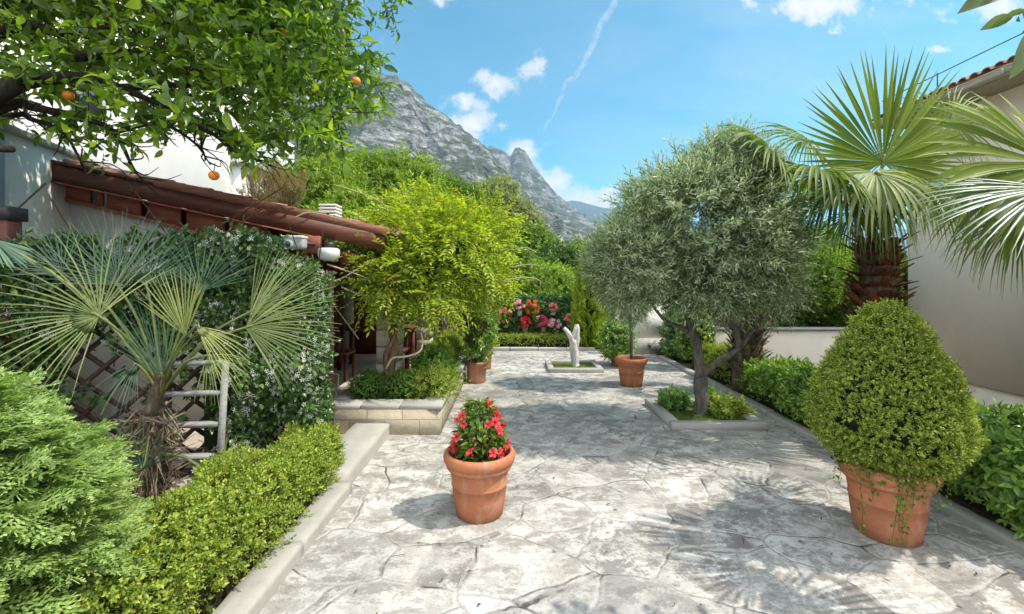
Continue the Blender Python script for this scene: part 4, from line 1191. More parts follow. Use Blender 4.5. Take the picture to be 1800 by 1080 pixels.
def hedge(name, label, cat, path, width, heights, leaf, T, size=.06, dens=900, z0=.03, rough=.04, group=None, side=.35, core=L['core'], updir=.35, loose=.25, ends=True):
    """clipped hedge along a polyline: leafy sprigs standing on a rounded, slightly lumpy box"""
    path = np.array(path, float); n = len(path)
    widths = np.full(n, width) if np.isscalar(width) else np.array(width, float)
    heights = np.full(n, heights) if np.isscalar(heights) else np.array(heights, float)
    seg = np.linalg.norm(np.diff(path, axis=0), axis=1); cum = np.concatenate([[0], np.cumsum(seg)]); Lh = cum[-1]
    def at(s):
        x = np.interp(s, cum, path[:, 0]); y = np.interp(s, cum, path[:, 1]); w_ = np.interp(s, cum, widths); h_ = np.interp(s, cum, heights)
        x2 = np.interp(np.minimum(s + .05, Lh), cum, path[:, 0]) - np.interp(np.maximum(s - .05, 0), cum, path[:, 0])
        y2 = np.interp(np.minimum(s + .05, Lh), cum, path[:, 1]) - np.interp(np.maximum(s - .05, 0), cum, path[:, 1])
        d = unit(np.stack([x2, y2], 1)); return np.stack([x, y], 1), d, w_, h_
    per = 2 * heights.mean() + widths.mean()
    cnt = int(dens * Lh * per)
    s = rng.uniform(0, Lh, cnt); u = rng.uniform(-1, 1, cnt)      # u: -1..1 round the cross-section
    xy, d, w_, h_ = at(s)
    # superellipse cross-section
    a = (u + 1) / 2 * math.pi
    ca, sa = np.cos(a), np.sin(a)
    ex = .45
    cx = np.sign(ca) * np.abs(ca) ** ex * w_ / 2; cz = np.abs(sa) ** ex * h_
    # even out sampling
    nrm = np.stack([d[:, 1] * ca, -d[:, 0] * ca, sa], 1)
    pos = np.stack([xy[:, 0] + d[:, 1] * cx, xy[:, 1] - d[:, 0] * cx, z0 + cz], 1)
    if ends:
        ne = int(dens * widths.mean() * heights.mean() * 1.3)
        for (se, sg) in ((0, -1), (Lh, 1)):
            xe, de, we, he = at(np.full(ne, se)); k = rng.uniform(-1, 1, ne); zz = rng.uniform(0, 1, ne)
            pe = np.stack([xe[:, 0] + de[:, 1] * k * we * .47, xe[:, 1] - de[:, 0] * k * we * .47, z0 + zz * he * .95], 1) + np.concatenate([de, np.zeros((ne, 1))], 1) * sg * (.03)
            pos = np.concatenate([pos, pe]); nrm = np.concatenate([nrm, np.concatenate([de * sg, np.full((ne, 1), .2)], 1)])
    pos = pos + nrm * (rough * (vnoise(pos, 3.3)[:, None] * 1.6 + vnoise(pos, 9.)[:, None] * .8) - rng.uniform(0, size * .9, (len(pos), 1)))
    keep = vnoise(pos, 7.5, 5.) > -.42
    pos, nrm = pos[keep], nrm[keep]
    dr = unit(nrm + rng.normal(size=nrm.shape) * .55 + np.array([0, 0, updir]))
    mb = MB()
    scatter(mb, T, pos, dr, tangent_up(dr, (0, 0, .5), .8), size * rng.uniform(.65, 1.3, len(pos)))
    # solid dark core, shade between the sprigs put into its colour
    ss = np.linspace(0.03, Lh - .03, max(6, int(Lh * 7))); xy, d, w_, h_ = at(ss); m = 11; V = []
    for i in range(len(ss)):
        k = .80 if 0 < i < len(ss) - 1 else .6
        for aa in np.linspace(0, math.pi, m):
            cx = math.copysign(abs(math.cos(aa)) ** ex, math.cos(aa)) * w_[i] / 2 * k; cz = abs(math.sin(aa)) ** ex * (h_[i] - .25 * size - .02) * (.93 if k > .7 else .8)
            V.append([xy[i, 0] + d[i, 1] * cx, xy[i, 1] - d[i, 0] * cx, z0 - .01 + cz])
    V = np.array(V); V += (vnoise(V, 5.)[:, None] * .02)
    fs = [[i * m + q, i * m + q + 1, (i + 1) * m + q + 1, (i + 1) * m + q] for i in range(len(ss) - 1) for q in range(m - 1)]
    fs += [list(range(m))[::-1], [(len(ss) - 1) * m + q for q in range(m)]]
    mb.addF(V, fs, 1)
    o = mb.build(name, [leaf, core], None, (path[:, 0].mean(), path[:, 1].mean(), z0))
    return tag(o, label, cat, group)


def revolve_bush(name, label, cat, base, prof, leaf, T, size, dens, core=L['core'], stem=None, rough=.03, group=None, updir=.4, noise_keep=-.45, parent_loc=None):
    """bush clipped to a body of revolution; prof = [(r,z)...] from bottom to top"""
    base = np.array(base, float); prof = np.array(prof, float)
    sl_ = np.linalg.norm(np.diff(prof, axis=0), axis=1); rm_ = (prof[1:, 0] + prof[:-1, 0]) / 2
    area = sl_ * rm_ * 2 * math.pi; cnt = int(area.sum() * dens)
    seg = rng.choice(len(area), cnt, p=area / area.sum()); f = rng.uniform(0, 1, cnt)
    r = prof[seg, 0] * (1 - f) + prof[seg + 1, 0] * f; z = prof[seg, 1] * (1 - f) + prof[seg + 1, 1] * f
    dz = (prof[seg + 1, 0] - prof[seg, 0]); dr_ = (prof[seg + 1, 1] - prof[seg, 1])
    a = rng.uniform(0, 2 * math.pi, cnt)
    nrm = unit(np.stack([np.cos(a) * dr_, np.sin(a) * dr_, -dz], 1))
    pos = base + np.stack([np.cos(a) * r, np.sin(a) * r, z], 1)
    pos += nrm * (rough * (vnoise(pos, 4.)[:, None] * 1.8 + vnoise(pos, 12.)[:, None]) - rng.uniform(0, size, (cnt, 1)))
    k = vnoise(pos, 9., 2.) > noise_keep
    pos, nrm = pos[k], nrm[k]
    d = unit(nrm + rng.normal(size=nrm.shape) * .5 + np.array([0, 0, updir]))
    t = thing(name, label, cat, base, group)
    mb = MB(); scatter(mb, T, pos, d, tangent_up(d, (0, 0, .5), .8), size * rng.uniform(.65, 1.3, len(pos)))
    lathe(mb, [(max(.001, q[0] * .86 - size * .4), q[1] * .97) for q in prof], base, 24, 1)
    mb.build('foliage', [leaf, core], t)
    if stem:
        mb = MB(); tube(mb, spline([base, base + [.006, .004, stem[1] * .5], base + [0, 0, stem[1]]], 8), [stem[0]] * 8, 8, wob=.15); mb.build('stem', L['bark_grey'], t)
    return t


# ================================================================== fan palms
def frond(mb, base, hub, axis, normal, R, nseg=44, spread=260, fuse=.45, droop=.6, mats=(0, 1), pet_r=.016, fold=.35, wscale=1.0, curl=.0, split=.0, sag=.12, jit=.03, tp=1.3):
    base = np.array(base, float); hub = np.array(hub, float)
    y = unit(np.array(axis, float)); nz = np.array(normal, float); nz = unit(nz - y * np.dot(nz, y)); x = np.cross(y, nz)
    # petiole
    mid = (base + hub) / 2 + np.array([0, 0, sag * np.linalg.norm(hub - base)])
    tube(mb, spline([base, mid, hub, hub + y * R * .07], 10), np.linspace(pet_r, pet_r * .6, 10), 6, mats[1])
    S = math.radians(spread); da = S / nseg
    st = np.array([.0, .10, .22, fuse * .8, fuse, fuse + (1 - fuse) * .25, fuse + (1 - fuse) * .5, fuse + (1 - fuse) * .75, 1.0])
    rr_w = np.where(st <= fuse, st, fuse * (1 - ((st - fuse) / (1 - fuse)) ** tp))
    for k in range(nseg):
        a = -S / 2 + (k + .5) * da + rng.normal() * da * .10
        Rk = R * (1 - .22 * (abs(a) / (S / 2 + 1e-6)) ** 2) * rng.uniform(.93, 1.05)
        d = y * math.cos(a) + x * math.sin(a) + nz * (curl * (1 - math.cos(a)) + rng.normal() * jit)
        d = unit(d); p = hub.copy(); L_, C_, R_ = [], [], []
        bend = droop * rng.uniform(.75, 1.3); prev = 0.
        side0 = unit(-y * math.sin(a) + x * math.cos(a))
        for i, s_ in enumerate(st):
            ds = (s_ - prev) * Rk; prev = s_
            if s_ > fuse * .75: d = unit(d + np.array([0, 0, -1.0]) * bend * ds / R * (1.0 + 1.2 * (s_ - fuse)))
            elif droop > 0: d = unit(d + np.array([0, 0, -.25]) * bend * ds / R)
            p = p + d * ds
            wv = max(rr_w[i] * Rk * da * .5 * wscale, .0008)
            sd = unit(side0 - d * np.dot(side0, d)); up = np.cross(sd, d)
            fo = fold * wv
            L_.append(p - sd * wv + up * fo); C_.append(p - up * fo * .6); R_.append(p + sd * wv + up * fo)
        V = np.concatenate([L_, C_, R_]); n = len(st)
        fs = [[i, n + i, n + i + 1, i + 1] for i in range(n - 1)] + [[n + i, 2 * n + i, 2 * n + i + 1, n + i + 1] for i in range(n - 1)]
        mb.add(V, fs, mats[0])


def img_dir(ang, fwd=0.0):
    """direction from an angle seen in the front view (0 = up, clockwise) plus a share towards the viewer"""
    a = math.radians(ang); return unit(np.array([math.sin(a), -fwd, math.cos(a)]))


def palm_boots(mb, base, top, r0, r1, rows, per, ln, mi=0, out=.55, wd=.05, rnd=.3):
    base = np.array(base, float); top = np.array(top, float); ax = unit(top - base); H = np.linalg.norm(top - base)
    xx = unit(np.cross(ax, [0, 1, 0])); yy_ = np.cross(ax, xx)
    for i in range(rows):
        f = (i + .3) / rows
        for k in range(per):
            a = k * 2 * math.pi / per + i * .9 + rng.normal() * .15
            rad = xx * math.cos(a) + yy_ * math.sin(a); r = r0 * (1 - f) + r1 * f
            p = base + ax * (H * f) + rad * r * .75
            d = unit(rad * out * rng.uniform(.6, 1.4) + ax * 1.0 * rng.uniform(.3, 1.0)); l = ln * rng.uniform(.6, 1.25); tn = np.cross(ax, rad)
            w0 = wd * rng.uniform(.8, 1.2)
            V = []
            for (s, w_, th) in ((0, 1.25, .020), (.45, .9, .016), (.8, .62, .012), (1, .5, .008)):
                q = p + d * l * s + rad * (.12 * l * s * s)
                V += [q - tn * w0 * w_ + rad * th * .2, q + rad * th, q + tn * w0 * w_ + rad * th * .2, q - rad * th]
            fs = []
            for j in range(3):
                for q in range(4): fs.append([j * 4 + q, j * 4 + (q + 1) % 4, j * 4 + 4 + (q + 1) % 4, j * 4 + 4 + q])
            fs.append([12, 13, 14, 15]); mb.add(V, fs, mi)


def fibres(mb, base, top, r, n, l, mi=0, down=.6):
    base = np.array(base, float); top = np.array(top, float)
    f = rng.uniform(0, 1, n); a = rng.uniform(0, 2 * math.pi, n)
    rad = np.stack([np.cos(a), np.sin(a), np.zeros(n)], 1)
    p = base + (top - base) * f[:, None] + rad * r * .9
    d = unit(rad * .8 + rng.normal(size=(n, 3)) * .5 + np.array([0, 0, -down]))
    T = (np.array([[-.02, 0, 0], [.02, 0, 0], [.012, .5, -.04], [-.012, .5, -.04], [0, 1, -.2]]), np.array([[0, 1, 2], [0, 2, 3], [3, 2, 4]]))
    V, Fa = place(T, p, d, rad + rng.normal(size=(n, 3)) * .2, l * rng.uniform(.5, 1.3, n)); mb.add(V, Fa, mi)
# ================================================================== the fan palm on the left
pb = np.array([P(255, 880, 2.86)[0], 2.86, .04]); pt = P(270, 728, 2.89)
t = thing('fan_palm', 'shaggy fan palm with splayed grey green fans in front of the lattice fence', 'palm', pb)
mb = MB(); tube(mb, spline([pb, (pb + pt) / 2 + [-.02, 0, 0], pt], 10), np.linspace(.12, .07, 10), 12, 1)
palm_boots(mb, pb, pt, .115, .075, 8, 9, .12, 0, .8, .022)
fibres(mb, pb + [0, 0, .12], pt, .12, 620, .14, 1, 1.3); fibres(mb, pb + [0, 0, .3], pt + [0, 0, .06], .10, 260, .22, 0, 1.0)
tube(mb, spline([pt, pt + [.02, 0, .12], P(284, 655, 2.90)], 8), np.linspace(.06, .028, 8), 10, 1)
fibres(mb, pt, P(284, 660, 2.90), .05, 160, .10, 1, -.6)
mb.build('trunk', [L['boot_grey'], L['fibre']], t)
PLF = [  # base px,py ; hub px,py,depth ; axis angle ; toward viewer ; radius ; segs ; spread ; fuse ; droop ; leaf ; blade width
    ((280, 680, 2.9), (174, 556, 2.62), -62, .25, .60, 34, 215, .22, .30, 'palm_grey', .66),
    ((282, 680, 2.9), (206, 500, 3.02), -18, -.1, .55, 30, 150, .28, .10, 'palm_blue', .6),
    ((284, 678, 2.9), (258, 500, 3.10), 0, -.2, .46, 30, 150, .26, .12, 'palm_blue', .6),
    ((286, 678, 2.9), (352, 512, 3.05), 8, -.2, .42, 28, 130, .25, .12, 'palm_blue', .6),
    ((284, 698, 2.9), (286, 662, 2.78), -10, .15, .46, 30, 84, .40, .06, 'palm_blue', .7),
    ((286, 686, 2.9), (326, 590, 2.70), -12, .1, .42, 20, 74, .42, .04, 'palm_yellow', .75),
    ((286, 688, 2.9), (432, 576, 2.72), 78, .1, .60, 34, 125, .30, .22, 'palm_grey', .75),
    ((285, 690, 2.9), (440, 548, 2.95), 52, -.1, .48, 28, 110, .28, .15, 'palm_grey', .66),
    ((286, 690, 2.9), (345, 574, 2.66), 116, .3, .44, 13, 46, .25, .30, 'palm_yellow', .9),
    ((284, 694, 2.9), (366, 625, 2.62), 128, .3, .32, 18, 110, .25, .55, 'palm_grey', .6),
    ((266, 760, 2.88), (250, 826, 2.66), 6, .35, .44, 17, 140, .18, .02, 'palm_blue', .75),
    ((272, 800, 2.88), (386, 852, 2.66), 56, .25, .38, 24, 100, .30, .10, 'palm_yellow', .65),
    ((282, 680, 2.9), (110, 480, 3.0), -44, -.2, .46, 26, 110, .3, .1, 'palm_blue', .6),
    ((282, 680, 2.9), (-15, 420, 2.5), 118, .2, .30, 12, 40, .7, .1, 'palm_blue', 1.0),
    ((284, 702, 2.9), (296, 640, 2.75), 28, .2, .36, 16, 60, .3, .1, 'palm_grey', .66),
    ((284, 706, 2.9), (240, 640, 2.8), -150, .3, .34, 16, 90, .25, .5, 'palm_blue', .6),
]
for (bp, hp, ang, fw, R, ns, spd, fu, dr, lf, ws) in PLF:
    hub = P(*hp); ax = img_dir(ang, fw); nrm = unit(np.array([.25, -1.0, .35]))
    mb = MB(); frond(mb, P(*bp), hub, ax, nrm, R, ns, spd, fu, dr, (0, 1), .010, .12, ws * rng.uniform(.9, 1.1), .05, jit=.06, tp=2.4)
    mb.build('frond', [L[lf], L['petiole']], t)

# ================================================================== palms on the right
tb = np.array([3.66, 4.62, .03]); tt = P(1548, 428, 4.62); tt[0] = 3.72
t = thing('tall_fan_palm', 'tall fan palm with reddish brown trunk and big upright green fan behind the cone bush', 'palm', tb)
mb = MB(); tube(mb, spline([tb, (tb + tt) / 2, tt], 10), np.linspace(.17, .15, 10), 14, 1)
palm_boots(mb, tb + [0, 0, .4], tt + [0, 0, .05], .16, .155, 15, 9, .19, 0, .9, .075)
fibres(mb, tb, tt, .16, 300, .12, 1, .4)
mb.build('trunk', [L['boot'], L['fibre']], t)
cb_ = tt + [0, 0, .05]
PRF = [
    ((1552, 286, 4.45), 4, .12, 1.07, 58, 250, .52, .04, 'palm', 1.12, (.1, -1, .1)),
    ((1358, 272, 4.30), -48, .25, .70, 46, 300, .45, 1.3, 'palm_dark', 1.15, (-.2, -.5, 1)),
    ((1440, 306, 4.25), -70, .5, .86, 50, 300, .42, 2.0, 'palm_dark', 1.15, (-.2, -.35, 1)),
    ((1540, 304, 4.12), 180, 1.4, .86, 52, 290, .42, 2.0, 'palm_grey', 1.15, (0, -.3, 1)),
    ((1672, 215, 4.75), 58, -.1, .68, 44, 260, .40, .8, 'palm_dark', .85, (.3, -.8, .6)),
    ((1610, 330, 4.2), 130, .8, .80, 46, 280, .42, 1.8, 'palm_dark', 1.1, (.3, -.3, 1)),
    ((1480, 330, 4.5), -110, .2, .86, 46, 270, .4, 1.8, 'palm_blue', 1.1, (-.3, -.3, 1)),
    ((1700, 330, 4.6), 100, .1, .70, 40, 280, .4, 1.6, 'palm_dark', .8, (.3, -.3, 1)),
    ((1600, 260, 5.2), 30, -.8, .8, 40, 260, .4, .9, 'palm_dark', .85, (0, .3, 1)),
    ((1420, 250, 5.1), -40, -.5, .75, 40, 260, .4, 1.2, 'palm_dark', .85, (-.2, .2, 1)),
    ((1552, 360, 4.2), 180, .9, .60, 40, 240, .35, 2.2, 'palm_grey', .7, (0, -.5, 1)),
    ((1500, 375, 4.4), 200, .5, .55, 36, 220, .35, 2.2, 'palm_dark', .7, (-.4, -.5, 1)),
]
for (hp, ang, fw, R, ns, spd, fu, dr, lf, ws, nr) in PRF:
    hub = P(*hp); mb = MB(); frond(mb, cb_ + rng.normal(size=3) * .05, hub, img_dir(ang, fw), nr, R, ns, spd, fu, dr, (0, 1), .020, .35, ws, 0, sag=.10)
    mb.build('frond', [L[lf], L['petiole']], t)
# palm just outside the frame whose fans reach in
tb = np.array([3.62, 2.72, .03]); tt = np.array([3.62, 2.72, 1.9])
t = thing('fan_palm', 'fan palm mostly beyond the right edge whose drooping fans reach into the picture', 'palm_dark', tb)
mb = MB(); tube(mb, spline([tb, (tb + tt) / 2 + [.02, 0, 0], tt], 10), np.linspace(.17, .15, 10), 14, 1)
palm_boots(mb, tb + [0, 0, .3], tt + [0, 0, .05], .16, .155, 12, 8, .2, 0, .85, .045); mb.build('trunk', [L['boot'], L['fibre']], t)
PXF = [
    ((1858, 300, 2.62), -86, .15, .80, 42, 200, .68, .75, 'palm', 1.25, (-.1, -.9, .42)),
    ((1850, 330, 2.35), -108, .25, .74, 30, 120, .42, .30, 'palm_blue', 1.1, (0, -.6, .8)),
    ((1835, 310, 2.75), -128, -.1, .74, 46, 240, .42, 1.6, 'palm_dark', 1.1, (-.2, -.4, 1)),
    ((1800, 290, 3.1), -95, -.5, .70, 44, 260, .42, 1.5, 'palm_dark', .85, (-.2, -.2, 1)),
    ((1960, 120, 2.7), -20, .2, .8, 46, 260, .45, .4, 'palm_dark', .9, (0, -1, .3)),
    ((2100, 250, 2.9), 80, .2, .8, 40, 260, .42, 1.2, 'palm_dark', .85, (0, -.4, 1)),
    ((1990, 260, 2.0), 150, .6, .7, 40, 260, .42, 1.2, 'palm_dark', .85, (0, -.3, 1)),
    ((1790, 390, 2.9), -150, .1, .5, 36, 200, .35, 1.8, 'palm_grey', .7, (-.3, -.5, .6)),
]
for (hp, ang, fw, R, ns, spd, fu, dr, lf, ws, nr) in PXF:
    hub = P(*hp); mb = MB(); frond(mb, tt + rng.normal(size=3) * .04, hub, img_dir(ang, fw), nr, R, ns, spd, fu, dr, (0, 1), .018, .35, ws, 0, sag=.12)
    mb.build('frond', [L[lf], L['petiole']], t)
# squat palm half hidden by the olive tree
tb = np.array([3.27, 6.35, .03]); tt = np.array([3.30, 6.35, 1.35])
t = thing('squat_palm', 'stout palm trunk shaggy with cut leaf bases beneath the right side of the olive crown', 'palm', tb)
mb = MB(); tube(mb, spline([tb, (tb + tt) / 2, tt], 10), np.linspace(.19, .2, 10), 14, 1)
palm_boots(mb, tb + [0, 0, .25], tt, .2, .2, 10, 10, .20, 0, .7, .06); fibres(mb, tb, tt, .2, 350, .14, 1, .6); mb.build('trunk', [L['boot_grey'], L['fibre']], t)
for k in range(6):
    a = k * 60 + 12; hub = tt + np.array([math.cos(math.radians(a)) * .34, math.sin(math.radians(a)) * .34, .38])
    mb = MB(); frond(mb, tt, hub, (math.cos(math.radians(a)), math.sin(math.radians(a)), .5), (0, 0, 1), .46, 32, 240, .42, 1.2, (0, 1), .018, .35, .85)
    mb.build('frond', [L['palm'], L['petiole']], t)

# ================================================================== hedges
hedge('box_hedge', 'clipped yellow green box hedge along the left kerb in the foreground', 'hedge', [(-1.58, 1.6), (-1.58, 2.1), (-1.55, 2.8), (-1.53, 3.4), (-1.68, 3.75)], [.44, .44, .42, .38, .34], [.52, .50, .44, .36, .32], L['box'], T_box, .055, 2600, .03, .06, core=L['core_brown'])
hedge('laurel_hedge', 'leafy green hedge at the right edge behind the large pot', 'hedge', [(3.42, 1.4), (3.42, 2.4), (3.42, 3.9)], .62, [.46, .46, .44], L['laurel'], T_laurel, .11, 950, .03, .07, updir=.7)
hedge('laurel_hedge', 'yellow topped green hedge running behind the olive bed along the right kerb', 'hedge', [(3.38, 3.92), (3.38, 5.0), (3.36, 6.0)], .56, [.42, .44, .46], L['laurel'], T_laurel, .09, 1000, .03, .06, updir=.7)
hedge('box_hedge', 'far bright hedge left of the squat palm along the right kerb', 'hedge', [(3.36, 6.5), (3.36, 7.4)], .52, [.50, .50], L['box'], T_box, .06, 1300, .03, .05)
hedge('box_hedge', 'long low clipped hedge at the far end in front of the ivy wall', 'hedge', [(-.55, 10.45), (1.82, 10.45)], .42, .28, L['box'], T_box, .05, 1500, .03, .012)
hedge('box_hedge', 'tall clipped hedge growing along the side of the stone planter', 'hedge', [(-1.10, 6.35), (-1.02, 8.0)], [.34, .38], [.34, .42], L['box'], T_box, .055, 1700, .25, .02)
revolve_bush('box_bush', 'left rounded dark box bush in the stone planter', 'bush', (-1.60, 5.07, .25), [(.10, 0), (.16, .05), (.19, .12), (.185, .20), (.15, .255), (.05, .28), (0, .285)], L['box_dark'], T_box, .042, 2600, rough=.015)
revolve_bush('box_bush', 'right rounded dark box bush in the stone planter in front of the column', 'bush', (-1.24, 5.08, .25), [(.12, 0), (.18, .05), (.20, .12), (.20, .21), (.16, .27), (.05, .295), (0, .30)], L['box_dark'], T_box, .042, 2600, rough=.015)
revolve_bush('loose_shrub', 'loose light green shrub spilling over the corner of the stone planter', 'shrub', (-.90, 5.12, .25), [(.12, 0), (.22, .08), (.25, .16), (.2, .24), (.10, .29), (0, .31)], L['box'], T_olive, .13, 900, rough=.05)
revolve_bush('loose_shrub', 'mid green shrub in the stone planter before the tall clipped hedge', 'shrub', (-.99, 5.80, .25), [(.12, 0), (.22, .1), (.22, .2), (.16, .30), (.08, .34), (0, .35)], L['laurel'], T_laurel, .10, 900, rough=.05)

# ---- golden cypress in the lower left corner
cb0 = np.array([-1.95, 1.52, 0.0])
t = thing('cypress_shrub', 'feathery pale green cypress shrub filling the lower left corner', 'shrub', cb0)
mb = MB(); prof = np.array([(.40, .04), (.50, .22), (.53, .42), (.52, .65), (.47, .85), (.36, 1.03), (.22, 1.16), (.04, 1.26)])
cnt = 3000; f = rng.uniform(0, 1, cnt) ** .9 * (len(prof) - 1); i = np.minimum(f.astype(int), len(prof) - 2); ff = f - i
r = prof[i, 0] * (1 - ff) + prof[i + 1, 0] * ff; z = prof[i, 1] * (1 - ff) + prof[i + 1, 1] * ff
a = rng.uniform(0, 2 * math.pi, cnt); rad = np.stack([np.cos(a), np.sin(a), np.zeros(cnt)], 1)
dep = rng.uniform(.45, 1.0, cnt) ** .5
pos = cb0 + rad * (r * dep)[:, None] + np.stack([np.zeros(cnt), np.zeros(cnt), z], 1)
pos += rad * (vnoise(pos, 3.)[:, None] * .10)
d = unit(rad * 1.0 + np.array([.25, -.1, .38]) + rng.normal(size=(cnt, 3)) * .28)
scatter(mb, T_feather, pos - d * .12, d, unit(np.array([0, 0, 1.0]) + rad * .35 + rng.normal(size=(cnt, 3)) * .3), rng.uniform(.14, .24, cnt))
lathe(mb, [(q[0] * .62, q[1] * .9) for q in prof], cb0, 20, 1)
mb.build('foliage', [L['conifer'], L['core_brown']], t)
mb = MB(); tube(mb, [cb0, cb0 + [0, 0, 1.1]], [.05, .015], 8); mb.build('stem', L['bark_grey'], t)

# ---- star jasmine over the lattice
def jas_points(n, fn):
    out = []
    while len(out) < n:
        p = fn()
        if p is not None: out.append(p)
    return np.array(out)
la, lb_ = np.array([-3.95, 2.78, 0]), np.array([-1.76, 4.18, 0]); ld = unit(lb_ - la); ln_ = np.array([ld[1], -ld[0], 0]); LL = np.linalg.norm(lb_ - la)
def jf():
    s = rng.uniform(0, 1); z = rng.uniform(.02, 1.95); p = la + ld * s * LL
    px = 900 + F * p[0] / p[1]; py = HOR + (CAMH - z) * F / p[1]
    top = np.interp(px, [-200, 0, 120, 250, 340, 420, 470, 500, 545, 570, 592, 640], [400, 430, 432, 425, 385, 402, 414, 464, 470, 500, 600, 800])
    top += 26 * mnoise.noise(Vector((px * .02, 0, 3.3)))
    if py < top: return None
    dense = np.interp(px, [-100, 60, 130, 200, 330, 400, 440, 600], [.9, .8, .62, .45, .55, .85, 1, 1])
    hole = np.interp(py, [500, 560, 620, 900], [0, .35, 1, 1]) * np.interp(px, [20, 110, 300, 400, 420], [0, 1, 1, .9, 0])
    if rng.uniform() > dense * (1 - .97 * hole): return None
    bulge = np.interp(px, [300, 430, 520, 600], [.10, .22, .30, .2])
    lump = mnoise.noise(Vector((p[0] * 3, p[1] * 3, z * 3)))
    if lump < -.35 and rng.uniform() < .75: return None
    return list(p + ln_ * (rng.uniform(-.08, 1) ** 1 * bulge * (1 + lump)) + np.array([0, 0, z])) + [bulge]
pts = jas_points(5200, jf)
t = thing('star_jasmine', 'dark green climbing jasmine dotted with small white stars covering the lattice fence', 'climber', (-2.2, 3.9, 0))
nrm = unit(ln_ + rng.normal(size=(len(pts), 3)) * .55 + np.array([0, 0, .15]))
mb = MB(); scatter(mb, T_jas, pts[:, :3], unit(nrm + np.array([0, 0, -.25])), tangent_up(nrm, (.3, -.4, .8), .4), .12 * rng.uniform(.7, 1.25, len(pts)))
# woody backing where the climber is thick
core = MB()
for k in range(150):
    p = pts[rng.integers(len(pts)), :3] - ln_ * .06
    tube(core, spline([p, p + rng.normal(size=3) * .12, p + rng.normal(size=3) * np.array([.2, .2, .3])], 6), .006, 4, cap=False)
mb.build('foliage', L['jasmine'], t); core.build('stems', L['twig'], t)
fl = pts[(pts[:, 3] > .04)]; fl = fl[rng.integers(0, len(fl), 9000)]
nr2 = unit(ln_ + rng.normal(size=(len(fl), 3)) * .6 + np.array([.2, 0, .35]))
keep = (vnoise(fl[:, :3], 3.5, 9.) + .42 * (fl[:, 3] > .14) > .14)
fl, nr2 = fl[keep], nr2[keep]
mb = MB(); scatter(mb, T_star, fl[:, :3] + ln_ * (.05 + rng.uniform(0, .06, (len(fl), 1))) + rng.normal(size=(len(fl), 3)) * .02, nr2, rand_dirs(len(fl)), .0175 * rng.uniform(.8, 1.3, len(fl)))
o = mb.build('flowers', L['white_petal'], t); o['kind'] = 'stuff'
# near-black backing sheet right of the ladder, deep shade put into its colour
mb = MB(); V = []
for s in np.linspace(.66, .99, 9):
    p = la + ld * s * LL
    for z in np.linspace(0, 1.55, 9): V.append(p + ln_ * (.05 + .03 * math.sin(z * 5 + s * 9)) + np.array([0, 0, z]))
m = 9; mb.add(V, [[i * m + q, i * m + q + 1, (i + 1) * m + q + 1, (i + 1) * m + q] for i in range(8) for q in range(8)])
mb.build('shade_backing', L['core'], t)
V = []  # dark sheet at the left end in place of the climber's inner shade
mb = MB()
for s in np.linspace(-.02, .12, 4):
    p = la + ld * s * LL
    for z in np.linspace(0, 1.45, 9): V.append(p + ln_ * (.02 + .03 * math.sin(z * 5 + s * 9)) + np.array([0, 0, z]))
mb.add(V, [[i * m + q, i * m + q + 1, (i + 1) * m + q + 1, (i + 1) * m + q] for i in range(3) for q in range(8)])
mb.build('shade_backing', L['core'], t)

# ================================================================== pot plants
# mandevilla in the middle pot
c = PA + [0, 0, .375]
t = thing('flowering_plant', 'red trumpet flowered plant growing in the middle pot', 'plant', c)
mb = MB()
n = 720; f = rng.uniform(0, 1, n) ** 1.0; r = np.interp(f, [0, .25, .6, 1], [.13, .16, .13, .045]) * rng.uniform(.3, 1, n) ** .5; a = rng.uniform(0, 6.283, n)
pos = c + np.stack([np.cos(a) * r, np.sin(a) * r, .02 + f * .36], 1); rad = np.stack([np.cos(a), np.sin(a), np.zeros(n)], 1)
d = unit(rad + rng.normal(size=(n, 3)) * .5 + np.array([0, 0, .25]))
scatter(mb, [[(*leaf_fine(.42, .25, .3), 0)]], pos, d, tangent_up(d, (0, 0, 1), .5), .06 * rng.uniform(.6, 1.2, n))
for k in range(9):
    e = c + [rng.normal() * .07, rng.normal() * .07, rng.uniform(.2, .4)]; tube(mb, spline([c + [rng.normal() * .02, rng.normal() * .02, -.01], (c + e) / 2 + rng.normal(size=3) * .02, e], 7), .004, 5, 1)
mb.build('foliage', [L['tree_mid'], L['twig']], t)
mb = MB(); n = 44; f = rng.uniform(.02, 1.0, n); r = np.interp(f, [0, .25, .6, 1], [.16, .195, .165, .075]); a = rng.uniform(0, 6.283, n); rad = np.stack([np.cos(a), np.sin(a), np.zeros(n)], 1)
pos = c + rad * r[:, None] + np.stack([np.zeros(n), np.zeros(n), .02 + f * .37], 1)
fd = unit(rad + rng.normal(size=(n, 3)) * .45 + np.array([0, -.25, .1]))
for k in range(n):
    mb = MB(); scatter(mb, T_trump, pos[k:k + 1], fd[k:k + 1], rand_dirs(1), .031 * rng.uniform(.75, 1.2, 1)); mb.build('flower', L['red_petal'], t)
